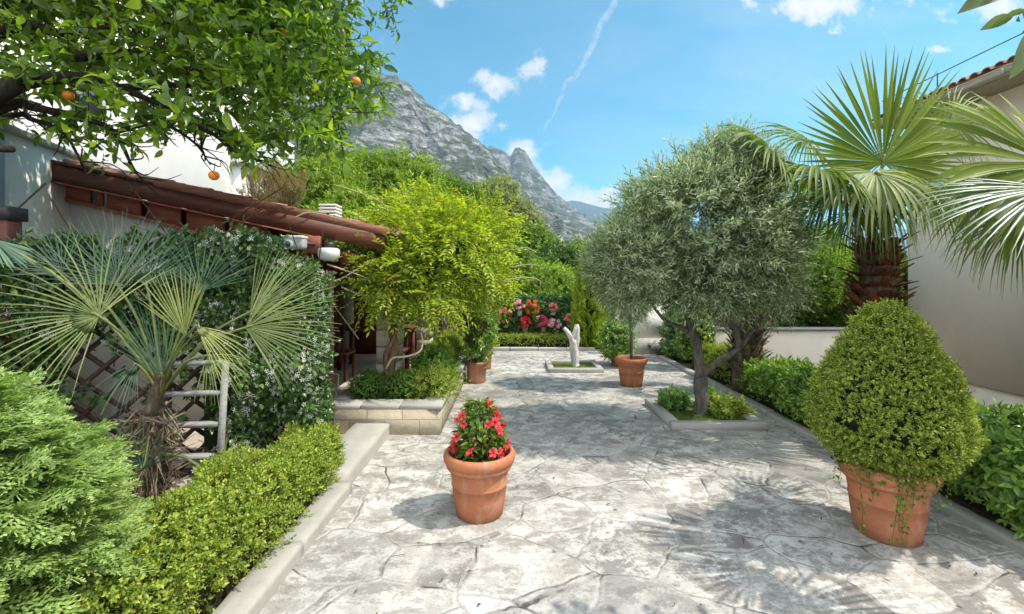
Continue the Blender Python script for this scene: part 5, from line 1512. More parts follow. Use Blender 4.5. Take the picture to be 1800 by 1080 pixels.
# clipped cone in the right pot
c = PB + [0, 0, .375]
revolve_bush('clipped_bush', 'big clipped cone shaped box bush in the large right hand pot', 'bush', c, [(.10, .05), (.21, .09), (.32, .16), (.385, .26), (.395, .36), (.36, .52), (.30, .68), (.225, .83), (.14, .95), (.055, 1.03), (0, 1.05)],
             L['box_olive'], T_box, .042, 4800, L['core'], (.03, .2), .018, noise_keep=-.5)
t = thing('trailing_ivy', 'small leaved ivy trailing over the rim of the large right hand pot', 'ivy', c)
mb = MB()
for k in range(11):
    a = rng.uniform(math.pi * .9, math.pi * 1.75); r = .252; l = rng.uniform(.05, .26) * (1.4 if a < 4.4 else .7)
    p0 = c + [math.cos(a) * .19, math.sin(a) * .19, .0]; p1 = c + [math.cos(a) * (r + .03), math.sin(a) * (r + .03), .075]; p2 = c + [math.cos(a) * (r + .03), math.sin(a) * (r + .03), .04 - l]
    p2 = p2 + rng.normal(size=3) * .02; p2[:2] = c[:2] + (p2[:2] - c[:2]) * (.93 if l > .12 else 1)
    s = spline([p0, p1, (p1 + p2) / 2 + rng.normal(size=3) * .012, p2], 14); tube(mb, s, .0014, 4, 1, cap=False)
    q = s[rng.integers(2, 14, int(10 + l * 60))] + rng.normal(size=(int(10 + l * 60), 3)) * .012
    rd = np.array([math.cos(a), math.sin(a), .2]); d = unit(rd * .5 + rng.normal(size=q.shape) * .6 + np.array([0, 0, -.4]))
    V, Fa = place(LS(.8, .1, .1, .35), q, d, rd + rng.normal(size=q.shape) * .3, .026 * rng.uniform(.6, 1.2, len(q))); mb.add(V, Fa)
n = 260; a = rng.uniform(2.6, 5.8, n); q = c + np.stack([np.cos(a) * rng.uniform(.12, .30, n), np.sin(a) * rng.uniform(.12, .30, n), rng.uniform(.02, .2, n)], 1)
d = unit(np.stack([np.cos(a), np.sin(a), np.zeros(n)], 1) + rng.normal(size=(n, 3)) * .5)
V, Fa = place(LS(.8, .1, .1, .35), q, d, tangent_up(d), .034 * rng.uniform(.6, 1.2, n)); mb.add(V, Fa)
mb.build('foliage', [L['tree_mid'], L['twig']], t)
# slim olive in the pot further back
c = PC + [0, 0, .35]
def olive_crown(mb, c, rad, ncl, per, rcl, size, seed=0, shell=(.45, 1.0)):
    p, d = clump_points(c, np.array(rad) * .88, ncl, per, rcl, shell)
    d = unit(d + rng.normal(size=d.shape) * .45 + np.array([0, 0, .12]))
    scatter(mb, T_olive, p, d, tangent_up(d), size * rng.uniform(.7, 1.3, len(p)))
t = thing('potted_olive', 'young olive tree with a slim stem and grey crown growing in the plain pot', 'tree', c)
cc = P(1105, 470, 6.8)
mb = MB(); limbs(mb, c, cc + [0, 0, -.45], .02, 5, cc, (.3, .3, .5), 0, .022, 7); mb.build('trunk', L['bark_olive'], t)
mb = MB(); olive_crown(mb, cc, (.42, .42, .85), 60, 30, .16, .17); mb.build('crown', [L['olive'], L['bark_olive']], t)
# climbing plant in the square pot, tall bush behind
c = PD + [0, 0, .3]
revolve_bush('potted_shrub', 'tall airy flowering shrub growing in the straight sided pot', 'shrub', c, [(.08, 0), (.17, .1), (.22, .35), (.24, .6), (.26, .85), (.2, 1.0), (.06, 1.08), (0, 1.1)], L['laurel'], T_laurel, .10, 420, L['twig'], (.012, .3), .07, noise_keep=-.15)
c = PF + [0, 0, .27]
revolve_bush('potted_shrub', 'slender shrub growing in the half hidden pot', 'shrub', c, [(.06, 0), (.12, .1), (.16, .3), (.16, .5), (.1, .6), (0, .65)], L['box'], T_laurel, .09, 420, L['twig'], (.01, .3), .05, noise_keep=-.2)
c = PE + [0, 0, .225]
t = revolve_bush('flowering_shrub', 'bushy shrub with small white flowers in the little pot behind the potted olive', 'shrub', c, [(.05, -.02), (.16, -.06), (.26, 0), (.27, .15), (.26, .35), (.2, .5), (.08, .57), (0, .58)], L['laurel'], T_jas, .10, 750, L['core'], None, .05)
n = 260; d = rand_dirs(n); mb = MB(); scatter(mb, T_star, c + [0, 0, .22] + d * np.array([.29, .29, .36]), d, rand_dirs(n), .02); o = mb.build('flowers', L['white_petal'], t); o['kind'] = 'stuff'

# ================================================================== the olive tree
ob = np.array([2.19, 5.27, .03]); oc = P(1238, 415, 4.75)
t = thing('olive_tree', 'big round headed olive tree with a forked grey trunk in the square bed', 'tree', ob)
fk = P(1231, 660, 5.27)
mb = MB()
tube(mb, spline([ob + [0, 0, -.02], P(1233, 700, 5.27), fk], 10), np.linspace(.088, .07, 10), 12, wob=.14)
tube(mb, spline([fk - [0, 0, .04], P(1226, 610, 5.2), P(1218, 585, 5.1), P(1205, 540, 4.95), P(1190, 470, 4.8)], 14), np.linspace(.060, .022, 14), 10, wob=.12)
tube(mb, spline([P(1221, 590, 5.13), P(1195, 575, 5.05), P(1165, 560, 4.95), P(1130, 510, 4.8)], 10), np.linspace(.036, .012, 10), 8, wob=.12)
tube(mb, spline([fk - [0, 0, .03], P(1262, 636, 5.2), P(1290, 620, 5.15), P(1318, 590, 5.05), P(1345, 540, 4.9), P(1350, 470, 4.8)], 14), np.linspace(.040, .014, 14), 10, wob=.12)
tube(mb, spline([P(1300, 612, 5.1), P(1292, 570, 5.1), P(1285, 510, 5.0), P(1280, 440, 4.9)], 10), np.linspace(.034, .012, 10), 8, wob=.12)
for k in range(24):
    s = P(rng.uniform(1160, 1350), rng.uniform(470, 560), rng.uniform(4.8, 5.1)); e = oc + rand_dirs(1)[0] * np.array([.88, .8, .75]) * rng.uniform(.6, .95)
    tube(mb, spline([s, (s + e) / 2 + rng.normal(size=3) * .08, e], 7), np.linspace(.016, .004, 7), 5, cap=False)
mb.build('trunk', L['bark_olive'], t)
mb = MB()
olive_crown(mb, oc, (.87, .84, .765), 140, 30, .19, .20)
olive_crown(mb, P(1120, 470, 4.75), (.37, .45, .49), 44, 30, .18, .17)
olive_crown(mb, P(1340, 470, 4.8), (.31, .45, .43), 38, 30, .18, .17)
olive_crown(mb, P(1270, 320, 4.75), (.44, .44, .37), 34, 28, .16, .17)
# wispy shoots at the top
n = 46; d = unit(rng.normal(size=(n, 3)) * .5 + np.array([0, 0, 1.0])); p = oc + unit(d + rng.normal(size=d.shape) * .5) * np.array([.75, .71, .83]); 
scatter(mb, T_olive, p, d, rand_dirs(n), .27 * rng.uniform(.7, 1.2, n))
mb.build('crown', [L['olive'], L['core']], t)
# little shrubs in its bed
revolve_bush('low_shrub', 'dark low shrub at the left corner of the olive bed', 'shrub', (1.93, 5.45, .05), [(.05, 0), (.13, .05), (.14, .1), (.08, .16), (0, .18)], L['box_dark'], T_laurel, .075, 1100, rough=.02)
revolve_bush('low_shrub', 'bright low shrub right of the olive trunk in its bed', 'shrub', (2.47, 5.20, .05), [(.06, 0), (.17, .04), (.17, .09), (.08, .14), (0, .15)], L['box'], T_laurel, .075, 1100, rough=.02)
revolve_bush('low_shrub', 'tiny shrub against the olive trunk at the back of its bed', 'shrub', (2.40, 5.48, .05), [(.05, 0), (.12, .05), (.12, .1), (.06, .15), (0, .16)], L['laurel'], T_laurel, .07, 1000, rough=.02)

# ---- white stump at the far bed
sb = np.array([1.14, 8.13, .03])
t = thing('tree_stump', 'bare whitewashed forked tree stump standing in the far grass bed', 'stump', sb)
mb = MB(); k1 = P(1008, 612, 8.13)
tube(mb, spline([sb, P(1011, 640, 8.13), P(1009, 615, 8.13), P(1006, 598, 8.13)], 9), np.linspace(.076, .066, 9), 12, wob=.2)
tube(mb, spline([P(1008, 606, 8.12), P(1003, 592, 8.1), P(997, 583, 8.1), P(991, 577, 8.1)], 8), np.linspace(.048, .034, 8), 10, wob=.22)
tube(mb, spline([P(1009, 622, 8.15), P(1014, 600, 8.15), P(1015, 585, 8.15), P(1014, 571, 8.15)], 8), np.linspace(.052, .040, 8), 10, wob=.22)
tube(mb, spline([P(1004, 600, 8.12), P(1009, 586, 8.12), P(1012, 576, 8.12)], 6), np.linspace(.04, .03, 6), 8, wob=.15)
mb.build('trunk', L['limewash'], t)

# ================================================================== wisteria
wb = P(680, 662, 5.15); wb[2] = .25
t = thing('wisteria', 'yellow green wisteria on a twisted brown trunk spilling over the veranda corner', 'climber', wb)
mb = MB(); tube(mb, spline([wb, P(688, 635, 5.12), P(694, 610, 5.12), P(690, 580, 5.12), P(700, 540, 5.2), P(720, 480, 5.3)], 16), np.linspace(.062, .035, 16), 10, wob=.2)
tube(mb, spline([wb + [.03, 0, 0], P(678, 630, 5.06), P(690, 600, 5.06), P(700, 570, 5.08)], 12), np.linspace(.03, .025, 12), 8, wob=.2)
mb.build('trunk', L['bark_brown'], t)
shoot_mat = plain('pale_shoot', (.42, .36, .24), .6, .2, 20, .1, .3)
mb = MB(); tube(mb, spline([P(679, 648, 5.0), P(690, 630, 4.98), P(715, 627, 4.95), P(738, 618, 4.95), P(743, 600, 4.98), P(740, 585, 5.0)], 16), np.linspace(.014, .009, 16), 7); mb.build('shoot', shoot_mat, t)
for cps in ([(600, 505, 4.75), (640, 520, 4.8), (680, 520, 4.9), (740, 517, 5.0)], [(575, 465, 4.6), (620, 480, 4.7), (660, 492, 4.8), (700, 480, 4.9)], [(560, 500, 4.6), (600, 490, 4.65), (650, 462, 4.7), (690, 460, 4.8)],
            [(515, 385, 4.65), (545, 374, 4.68), (600, 386, 4.7), (660, 405, 4.74)], [(585, 325, 4.9), (620, 335, 4.9), (660, 350, 5.0), (700, 380, 5.1)], [(900, 440, 5.6), (925, 436, 5.6), (945, 445, 5.6)], [(900, 470, 5.7), (930, 465, 5.7), (952, 468, 5.7)],
            [(880, 495, 5.6), (920, 488, 5.6), (948, 493, 5.6), (950, 510, 5.6)], [(790, 540, 5.2), (815, 545, 5.2), (822, 562, 5.2), (825, 580, 5.2)]):
    mb = MB(); tube(mb, spline([P(*q) for q in cps], 14), np.linspace(.009, .003, 14), 5); mb.build('shoot', shoot_mat, t)
mb = MB()
for (px, py, d, rx, ry, rz, ncl, per, rc) in ((765, 448, 5.6, .72, .7, .42, 40, 16, .22), (700, 482, 5.1, .38, .4, .24, 16, 15, .16), (835, 432, 5.9, .46, .6, .42, 22, 15, .22), (740, 402, 5.7, .68, .7, .28, 24, 15, .2),
                                             (672, 512, 4.95, .15, .3, .10, 5, 12, .10), (745, 522, 5.2, .38, .4, .11, 12, 13, .12), (850, 488, 6.2, .26, .4, .30, 12, 13, .18), (690, 428, 5.0, .32, .3, .2, 9, 13, .14)):
    p, dd = clump_points(P(px, py, d), (rx, ry, rz), ncl, per, rc, (.4, 1.0))
    dd = unit(dd + rng.normal(size=dd.shape) * .4 + np.array([0, -.1, -.25]))
    scatter(mb, T_wist, p, dd, unit(np.array([0, 0, 1.0]) + dd * .3 + rng.normal(size=dd.shape) * .35), .26 * rng.uniform(.65, 1.25, len(p)))
lumpy_core(mb, P(770, 465, 5.75), (.62, .5, .36), 12, 2, .3, 8.)
mb.build('crown', [L['wisteria'], L['twig'], L['core']], t)

# ================================================================== orange tree
def rise(p): return np.array(p)
otb = np.array([-4.35, 2.5, -.02])
t = thing('orange_tree', 'orange tree whose leafy boughs hang in from the upper left with a few fruits', 'tree', otb)
mb = MB(); fk = np.array([-4.0, 2.65, 2.1])
tube(mb, spline([otb, otb + [.1, .05, 1.0], fk], 10), np.linspace(.13, .09, 10), 12, wob=.1)
BR = [[(0, 165, 2.83), (55, 145, 2.90), (140, 136, 2.97), (210, 155, 3.04), (260, 175, 3.10), (330, 205, 3.17), (400, 235, 3.24)], [(0, 192, 2.90), (60, 190, 2.97), (150, 210, 3.04), (200, 232, 3.04), (232, 292, 3.04), (246, 312, 3.04)],
      [(0, 210, 2.97), (60, 212, 3.04), (110, 232, 3.04), (135, 270, 3.04), (152, 305, 3.04)], [(210, 155, 3.04), (300, 150, 3.17), (340, 152, 3.24), (420, 160, 3.31), (480, 190, 3.38)], [(130, 100, 2.97), (240, 95, 3.17), (330, 125, 3.31), (430, 128, 3.45), (520, 125, 3.52), (590, 128, 3.59)],
      [(0, 60, 3.04), (120, 60, 3.17), (260, 40, 3.45), (400, 50, 3.59), (540, 80, 3.73)], [(330, 215, 3.17), (380, 240, 3.17), (420, 270, 3.17), (470, 285, 3.17)], [(200, 232, 3.04), (280, 218, 3.10), (340, 250, 3.17), (370, 290, 3.17)], [(0, 20, 3.45), (150, -40, 3.73), (400, -60, 4.00), (600, -20, 4.00)]]
for i, b in enumerate(BR):
    pts_ = [P(*q) for q in b]
    if b[0][0] == 0: pts_ = [fk + rng.normal(size=3) * .03] + pts_
    r0 = [.055, .036, .024, .028, .034, .044, .016, .016, .04][i]
    tube(mb, spline(pts_, 26), np.linspace(r0, .004, 26), 8, wob=.1)
    sp_ = spline(pts_, 26)
    for k in range(16):
        s = sp_[rng.integers(6, 26)]; e = s + np.array([rng.uniform(-.02, .25), rng.uniform(-.2, .2), rng.uniform(-.22, .14)])
        tube(mb, spline([s, (s + e) / 2 + rng.normal(size=3) * .03, e], 6), np.linspace(.006, .0018, 6), 4, cap=False)
mb.build('trunk', L['bark_dark'], t)
poly = np.array([(-250, -160), (560, -160), (585, 0), (600, 60), (655, 125), (615, 200), (595, 240), (540, 272), (490, 272), (440, 262), (400, 250), (330, 236), (260, 240), (205, 288), (150, 250), (60, 210), (-250, 210)], float)
def inpoly(x, y):
    c = False; j = len(poly) - 1
    for i in range(len(poly)):
        if (poly[i, 1] > y) != (poly[j, 1] > y) and x < (poly[j, 0] - poly[i, 0]) * (y - poly[i, 1]) / (poly[j, 1] - poly[i, 1]) + poly[i, 0]: c = not c
        j = i
    return c
pos = []
while len(pos) < 1900:
    x, y, dd = rng.uniform(-250, 700), rng.uniform(-160, 300), rng.uniform(2.75, 4.5)
    if not inpoly(x, y): continue
    den = np.interp(x, [-250, 60, 250, 420, 700], [.5, .42, .55, .95, 1]) * np.interp(y, [-160, 0, 100, 180, 300], [.9, 1, .9, .62, .5])
    lump = mnoise.noise(Vector((x * .012, y * .014, dd * 2)))
    if rng.uniform() > den * (1 + 1.1 * lump): continue
    pos.append(P(x, y, dd))
pos = np.array(pos); n = len(pos)
d = unit(np.array([.45, -.15, -.35]) + rng.normal(size=(n, 3)) * .6)
mb = MB(); scatter(mb, T_orange, pos, d, tangent_up(d, (.2, -.2, 1), .45), .20 * rng.uniform(.7, 1.25, n))
# upper crown above the frame
p, dd = clump_points((-2.9, 3.9, 4.5), (1.9, 1.0, .6), 60, 22, .4, (.2, 1.0))
scatter(mb, T_orange, p, unit(dd + np.array([0, 0, -.1]) + rng.normal(size=dd.shape) * .4), tangent_up(dd), .2 * rng.uniform(.7, 1.2, len(p)))
mb.build('crown', [L['orange'], L['bark_dark']], t)
for (px, py, d) in ((376, 309, 3.1), (626, 143, 3.3), (120, 168, 3.0), (505, 60, 3.4)):
    c = P(px, py, d); r = .034 if py > 200 else .032
    mb = MB(); lathe(mb, [(0.001, -r * .93), (r * .35, -r * .88), (r * .7, -r * .68), (r * .95, -r * .3), (r, 0), (r * .93, r * .36), (r * .68, r * .7), (r * .3, r * .88), (0.001, r * .9)], c, 20)
    tube(mb, [c + [0, 0, r * .85], c + [.008, 0, r + .05]], .003, 5, 1); mb.build('orange', [L['fruit'], L['twig']], t, smooth=True)
# leafy twig dipping in at the top right corner
ob2 = np.array([2.45, 1.2, 0])
t = thing('overhanging_tree', 'dark leaf tips of a nearby tree dipping into the top right corner', 'tree', ob2)
mb = MB(); tube(mb, spline([ob2, ob2 + [0, 0, 1.4], P(1960, -80, 1.3), P(1800, -40, 1.2), P(1740, -25, 1.1)], 18), np.linspace(.06, .004, 18), 8, wob=.1)
tube(mb, spline([P(1960, -80, 1.3), P(1850, 20, 1.25), P(1812, 60, 1.2)], 8), np.linspace(.008, .003, 8), 6); mb.build('trunk', L['bark_dark'], t)
mb = MB()
q = np.array([P(1790, -28, 1.15), P(1770, -40, 1.12), P(1812, 55, 1.2), P(1830, -60, 1.25), P(1900, -50, 1.25)]); dd = np.array([[-1, 0, -.42], [-.9, .3, .2], [-.35, 0, -1.0], [-.5, -.3, .5], [.5, 0, .3]])
V, Fa = place(leaf_fine(.42, .2, .12), q, dd, np.array([[.2, -.9, .6]] * 5), np.array([.155, .12, .13, .12, .14])); mb.add(V, Fa)
p, d2 = clump_points((2.6, 1.3, 2.75), (.5, .5, .35), 16, 10, .2); scatter(mb, T_orange, p, d2, tangent_up(d2), .2 * rng.uniform(.7, 1.2, len(p)))
mb.build('crown', [leaf_mat('grey_green_leaf', (.10, .14, .06), (.14, .18, .08), None, .3, .35, .5), L['bark_dark']], t)
# ================================================================== far end of the terrace
t = thing('ivy', 'dark variegated ivy covering the far end wall behind the hanging flower pots', 'ivy', (.5, 10.85, 0))
mb = MB(); n = 3600
x = rng.uniform(-.42, 1.50, n); z = rng.uniform(.1, 1.25, n); top = 1.22 + .06 * vnoise(np.stack([x, x * 0, x * 0], 1), 3.); z = np.minimum(z, top)
pos = np.stack([x, 10.86 - rng.uniform(0, .14, n) * (1 + vnoise(np.stack([x, z, z * 0], 1), 4.)), z], 1)
onr = np.clip((z - 1.15) * 8, 0, 1)
d = unit(np.array([0, -.7, -.5]) + rng.normal(size=(n, 3)) * .5); scatter(mb, T_ivy, pos, d, unit(np.array([.1, -1, .5]) + rng.normal(size=(n, 3)) * .4), .10 * rng.uniform(.6, 1.2, n))
mb.build('foliage', L['ivy'], t)
# hanging pots with flowers
HP = [((944, 562), 'orange_petal', (935, 541), .20, 'orange red geranium, the largest bunch on the ivy wall', 'white pot holding the big orange red bunch on the ivy wall'),
      ((923, 580), 'red_petal', (922, 567), .14, 'deep red geranium low on the left of the ivy wall', 'white pot holding the deep red flowers low on the ivy wall'),
      ((955, 580), 'magenta_petal', (951, 566), .14, 'magenta geranium in the middle of the ivy wall', 'white pot holding the magenta flowers on the ivy wall'),
      ((976, 588), 'pink_petal', (974, 571), .15, 'pale pink geranium lowest on the right of the ivy wall', 'white pot holding pale pink flowers, lowest on the ivy wall'),
      ((972, 550), 'salmon_petal', (972, 541), .10, 'small salmon geranium high on the right of the ivy wall', 'small white pot with sparse salmon flowers high on the ivy wall'),
      ((914, 552), 'pink_petal', (913, 538), .13, 'pale pink geranium left of the big orange red bunch', 'white pot with pale pink flowers left of the big orange red bunch'),
      ((889, 572), 'salmon_petal', (888, 556), .20, 'wide salmon geranium at the left end of the ivy wall', 'white pot with wide salmon flowers at the left end of the ivy wall'),
      ((1001, 572), 'salmon_petal', (1000, 561), .11, 'faded dusty pink geranium at the right end of the ivy', 'white pot with faded pink flowers at the right end of the ivy')]
for (pp, pm, fp, fr, fl_, pl_) in HP:
    c = P(*pp, 10.62); c[2] -= .05
    t = thing('hanging_pot', pl_, 'pot', c, 'pots hanging on the ivy wall')
    mb = MB(); lathe(mb, [(0, 0), (.052, 0), (.075, .115), (.086, .118), (.086, .14), (.076, .142), (.072, .12), (0, .12)], c, 20); mb.build('body', M['pale_plastic'], t, smooth=False)
    mb = MB(); tube(mb, [c + [0, .07, .13], c + [0, .2, .13]], .006, 5); mb.build('hook', M['metal'], t)
    fc = P(*fp, 10.58)
    t = thing('geranium', fl_, 'flowers', c + [0, 0, .12], 'geraniums on the ivy wall')
    n = int(120 * (fr / .14)); d = rand_dirs(n); d[:, 1] -= .3; d = unit(d); p = fc + d * np.array([fr, fr * .7, fr * .75]) * rng.uniform(.5, 1, (n, 1))
    mb = MB(); scatter(mb, [[(*LS(.95, .1, .1, .4), 0)]], p - [0, -.02, .04], unit(d + rng.normal(size=d.shape) * .4), tangent_up(d), .07 * rng.uniform(.6, 1.2, n))
    lumpy_core(mb, (fc + c + [0, 0, .14]) / 2, (fr * .5, fr * .4, abs(fc[2] - c[2]) * .6 + .02), 8, 0, .2)
    mb.build('leaves', L['tree_mid'], t)
    n = int(230 * (fr / .14) ** 1.5); cl = fc + rand_dirs(14)[rng.integers(0, 14, n)] * np.array([fr * .85, fr * .5, fr * .75]) + np.array([0, -.06, .02]); d = unit(rng.normal(size=(n, 3)) + np.array([0, -.6, .3]))
    mb = MB(); scatter(mb, T_bloom, cl + d * .032, d, rand_dirs(n), .024 * rng.uniform(.8, 1.2, n)); mb.build('blossoms', L[pm], t)

# bright thuja by the wall
def thuja(base, h, r, label, leaf, n=900, size=.28):
    base = np.array(base, float); t = thing('thuja', label, 'conifer', base)
    mb = MB(); f = rng.uniform(0, 1, n); rr = r * np.interp(f, [0, .15, .5, 1], [.75, 1, .8, .03]) * rng.uniform(.55, 1, n) ** .5; a = rng.uniform(0, 6.283, n)
    rad = np.stack([np.cos(a), np.sin(a), np.zeros(n)], 1); pos = base + rad * rr[:, None] + np.stack([np.zeros(n), np.zeros(n), .05 + f * h * .94], 1); pos += rad * vnoise(pos, 4.)[:, None] * .08
    d = unit(rad * .6 + np.array([0, 0, .9]) + rng.normal(size=(n, 3)) * .25)
    scatter(mb, T_thuja, pos - d * .1, d, np.cross(d, rad) + rng.normal(size=(n, 3)) * .5, size * rng.uniform(.7, 1.2, n))
    lathe(mb, [(r * .55, 0), (r * .7, h * .15), (r * .5, h * .5), (.02, h * .9)], base, 16, 1)
    mb.build('foliage', [leaf, L['core']], t)
    mb = MB(); tube(mb, [base, base + [0, 0, h * .8]], [.05, .01], 7); mb.build('trunk', L['bark_grey'], t)
thuja((1.72, 10.1 + .35, 0), 2.30, .36, 'bright yellow green upright thuja at the right end of the ivy wall', L['thuja'], 1000)
thuja((2.05, 10.7, 0), 1.5, .34, 'lower darker thuja beside the bright upright one', L['tree_mid'], 700)

# shrubs at the right far corner
revolve_bush('ivy_bush', 'dark glossy bush beside the rough stone base of the end wall', 'bush', (3.42, 9.05, 0), [(.2, 0), (.36, .2), (.38, .5), (.3, .85), (.14, 1.0), (0, 1.05)], L['ivy'], T_jas, .13, 420, rough=.08)
t = revolve_bush('flowering_shrub', 'pale flowering shrub behind the left end of the retaining wall', 'shrub', (3.22, 8.1, 0), [(.1, .2), (.26, .5), (.3, .8), (.26, 1.05), (.12, 1.2), (0, 1.25)], L['laurel'], T_jas, .11, 560, rough=.08, stem=(.02, .5))
n = 420; d = rand_dirs(n); mb = MB(); scatter(mb, T_star, np.array([3.22, 8.1, .85]) + d * np.array([.33, .33, .42]), d, rand_dirs(n), .024); o = mb.build('flowers', L['white_petal'], t); o['kind'] = 'stuff'
# bushes on the raised terrace
for (px, py, D, h, r, lf, lab) in ((1395, 470, 9.0, 1.55, .75, 'tree_mid', 'bushy green shrub standing above the retaining wall right of the olive crown'), (1480, 480, 9.3, 1.35, .75, 'tree_bright', 'lighter green shrub above the retaining wall next to the tall palm trunk'),
                                   (1440, 430, 10.6, 2.2, .9, 'tree_bright', 'taller yellow green shrub behind the others above the retaining wall'), (1560, 480, 9.2, 1.5, .8, 'tree_mid', 'green shrub above the retaining wall half hidden by the palm trunk'),
                                   (1340, 480, 10.4, 1.8, .9, 'tree_mid', 'green shrub above the retaining wall mostly hidden by the olive crown')):
    b = P(px, py, D); b[2] = .65
    tree('garden_shrub', lab, 'shrub', b, h, (r, r * .8, h * .5), L[lf], T_tree, L['bark_grey'], .17, 60, 30, .26, tr=.03)

# ================================================================== trees beyond the garden
BT = [  # px of crown centre, py of top, depth, half width m, half height m, material, template, leaf size, label
    (560, 286, 17, 1.5, 1.5, 'tree_bright', T_treel, .42, 'bright feathery tree above the brown brush behind the veranda roof'),
    (640, 272, 19, 1.8, 1.9, 'tree_bright', T_treel, .45, 'tallest bright green tree left of centre below the cliff'),
    (718, 284, 19, 1.7, 1.9, 'tree_bright', T_treel, .45, 'bright tree right of the tallest one below the cliff'),
    (790, 322, 20, 1.6, 1.8, 'tree_mid', T_treel, .45, 'mid green tree sloping down towards the greyish oak'),
    (862, 316, 24, 1.7, 1.9, 'tree_grey', T_tree, .40, 'greyish green oak standing highest between the bright trees and the valley'),
    (905, 352, 26, 1.3, 1.6, 'tree_grey', T_tree, .40, 'smaller greyish oak at the right shoulder of the first'),
    (930, 408, 16, 1.15, 1.3, 'tree_mid', T_tree, .34, 'round mid green tree above the ivy wall on the left'),
    (985, 440, 15, .85, 1.0, 'tree_dark', T_tree, .32, 'darker round tree in the middle above the ivy wall'),
    (1035, 428, 17, .85, 1.3, 'tree_bright', T_treel, .36, 'light green tree behind the thuja below the far mountain'),
    (905, 440, 13.5, .8, .9, 'tree_mid', T_tree, .30, 'green tree close behind the left end of the ivy wall'),
    (965, 478, 12.6, .8, .6, 'tree_bright', T_tree, .28, 'low yellow green bush right behind the ivy wall'),
    (1080, 452, 14, .8, 1.0, 'tree_mid', T_tree, .32, 'green tree behind the slim potted olive'),
    (1180, 455, 13, 1.0, 1.0, 'tree_mid', T_tree, .32, 'green tree hidden behind the left of the olive crown'),
    (610, 350, 12.5, .9, .9, 'tree_bright', T_treel, .34, 'low bright tree directly behind the vent chimney'),
    (740, 352, 14, 1.3, 1.0, 'tree_bright', T_treel, .38, 'bright spreading tree behind the wisteria'),
    (830, 380, 15, 1.2, 1.1, 'tree_mid', T_tree, .36, 'mid green tree behind the right half of the wisteria'),
    (1270, 440, 15, 1.4, 1.2, 'tree_dark', T_tree, .36, 'dark tree hidden behind the middle of the olive crown'),
]
for (px, py, D, rx, rz, lf, T, sz, lab) in BT:
    top = P(px, py, D); base = np.array([top[0], D, -.03])
    tree('garden_tree', lab, 'tree', base, top[2] + .03, (rx, rx * .9, rz), L[lf], T, L['bark_grey'], sz, 85, 26, rx * .30, tr=.10, group='trees beyond the garden')
# dry brown brush
b = P(482, 350, 12.2); top = P(482, 290, 12.2); b[2] = -.03
t = thing('dry_bush', 'dry brown twiggy bush standing above the veranda roof', 'bush', b)
mb = MB(); n = 170
for k in range(n):
    a = rng.uniform(0, 6.283); r = rng.uniform(0, .75); e = np.array([b[0] + math.cos(a) * r, b[1] + math.sin(a) * r, top[2] - rng.uniform(0, .7) - r * r * .35]); s = np.array([b[0] + math.cos(a) * r * .3, b[1] + math.sin(a) * r * .3, 1.0])
    tube(mb, spline([s, (s + e) / 2 + rng.normal(size=3) * .07, e], 6), np.linspace(.014, .004, 6), 4, cap=False)
mb.build('branches', bark_mat('dry_twig', (.13, .09, .05), (.33, .25, .15), 10), t)
p, d = clump_points((b[0], b[1], top[2] - .75), (.75, .6, .65), 70, 22, .2, (.3, 1)); mb = MB(); scatter(mb, T_olive, p, unit(d * .4 + np.array([0, 0, 1]) + rng.normal(size=d.shape) * .3), tangent_up(d), .22 * rng.uniform(.7, 1.2, len(p)))
mb.build('twig_tips', [L['dry'], L['twig']], t)
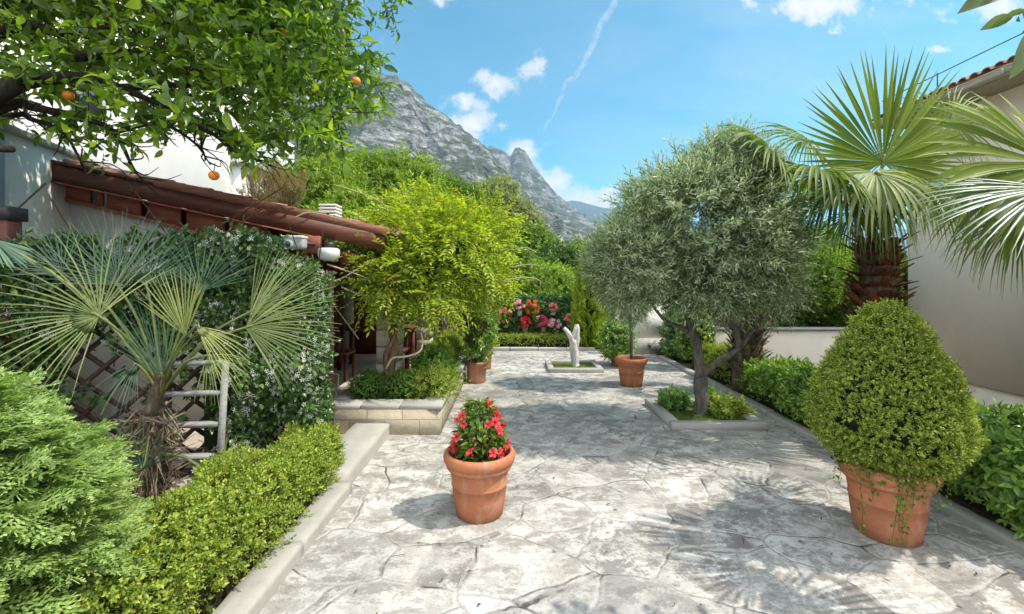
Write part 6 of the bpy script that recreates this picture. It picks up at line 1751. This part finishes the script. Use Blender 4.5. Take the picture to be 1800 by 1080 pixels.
# wooded foot of the mountain: reads as one mass
mb = MB()
for k in range(170):
    D = rng.uniform(60, 240); px = rng.uniform(-100, 1900); r = rng.uniform(2.2, 4.2); hh = rng.uniform(3.5, 7) + (D - 60) * .045 * np.interp(px, [0, 900, 1150, 1900], [1.3, .7, .25, .25])
    c = np.array([(px - 900) / F * D, D, -1 + hh - r * .8]); nn = 90
    d = rand_dirs(nn); d[:, 2] = np.abs(d[:, 2]) * .9 + .05; scatter(mb, T_tree, c + d * r * rng.uniform(.75, 1.05, (nn, 1)) * np.array([1, 1, .8]), unit(d + rng.normal(size=d.shape) * .5), tangent_up(d), 1.5 * rng.uniform(.6, 1.2, nn))
    lumpy_core(mb, c + [0, 0, -hh * .25], (r * .85, r * .85, r * .7 + hh * .3), 7, 1, .3, k)
o = mb.build('woodland', [L['tree_mid'], L['core']], None, (0, 60, -1)); tag(o, 'woods covering the foot of the mountain behind the garden trees', 'woods'); o['kind'] = 'stuff'

# litter of fallen leaves and twigs on the paving
mb = MB(); n = 420
p = np.stack([rng.uniform(-1.2, 2.9, n), rng.uniform(1.6, 9.5, n), np.full(n, .011)], 1); d = rand_dirs(n) * [1, 1, .05]
V, Fa = place(leaf_simple(.28, .3, .15), p, d, np.array([0, 0, 1.0]) + rng.normal(size=(n, 3)) * .25, rng.uniform(.012, .04, n)); mb.add(V, Fa)
n = 60; p = np.stack([rng.uniform(-1.2, 2.9, n), rng.uniform(1.9, 6, n), np.full(n, .012)], 1); d = rand_dirs(n) * [1, 1, .03]
V, Fa = place((np.array([[-.02, 0, 0], [.02, 0, 0], [.06, 1, 0], [.0, 1, .0], [0, 0, .03], [.03, 1, .03]]), np.array([[0, 1, 2, 3], [1, 4, 5, 2], [4, 0, 3, 5]])), p, d, np.array([[0, 0, 1.0]] * n), rng.uniform(.04, .10, n)); mb.add(V, Fa)
o = mb.build('leaf_litter', leaf_mat('fallen_leaf', (.05, .035, .02), (.12, .08, .045), None, .1, .8, .1), None, (.8, 4, 0)); tag(o, 'scattered dry leaves and twigs lying on the paving', 'litter'); o['kind'] = 'stuff'
# ================================================================== the air
if HAZE > 0:
    mb = MB(); box(mb, (-9500, -9300, -2.2), (9500, 9500, 760))
    m, nt, nd, lk = nodes_of('haze_air')
    v = nd.new('ShaderNodeVolumePrincipled'); v.inputs['Density'].default_value = HAZE; v.inputs['Color'].default_value = (.50,.74,1.0,1)
    v.inputs['Anisotropy'].default_value = .2
    o = nd.new('ShaderNodeOutputMaterial'); lk.new(v.outputs[0], o.inputs['Volume'])
    hz = mb.build('haze', m); struct(hz, 'stuff')
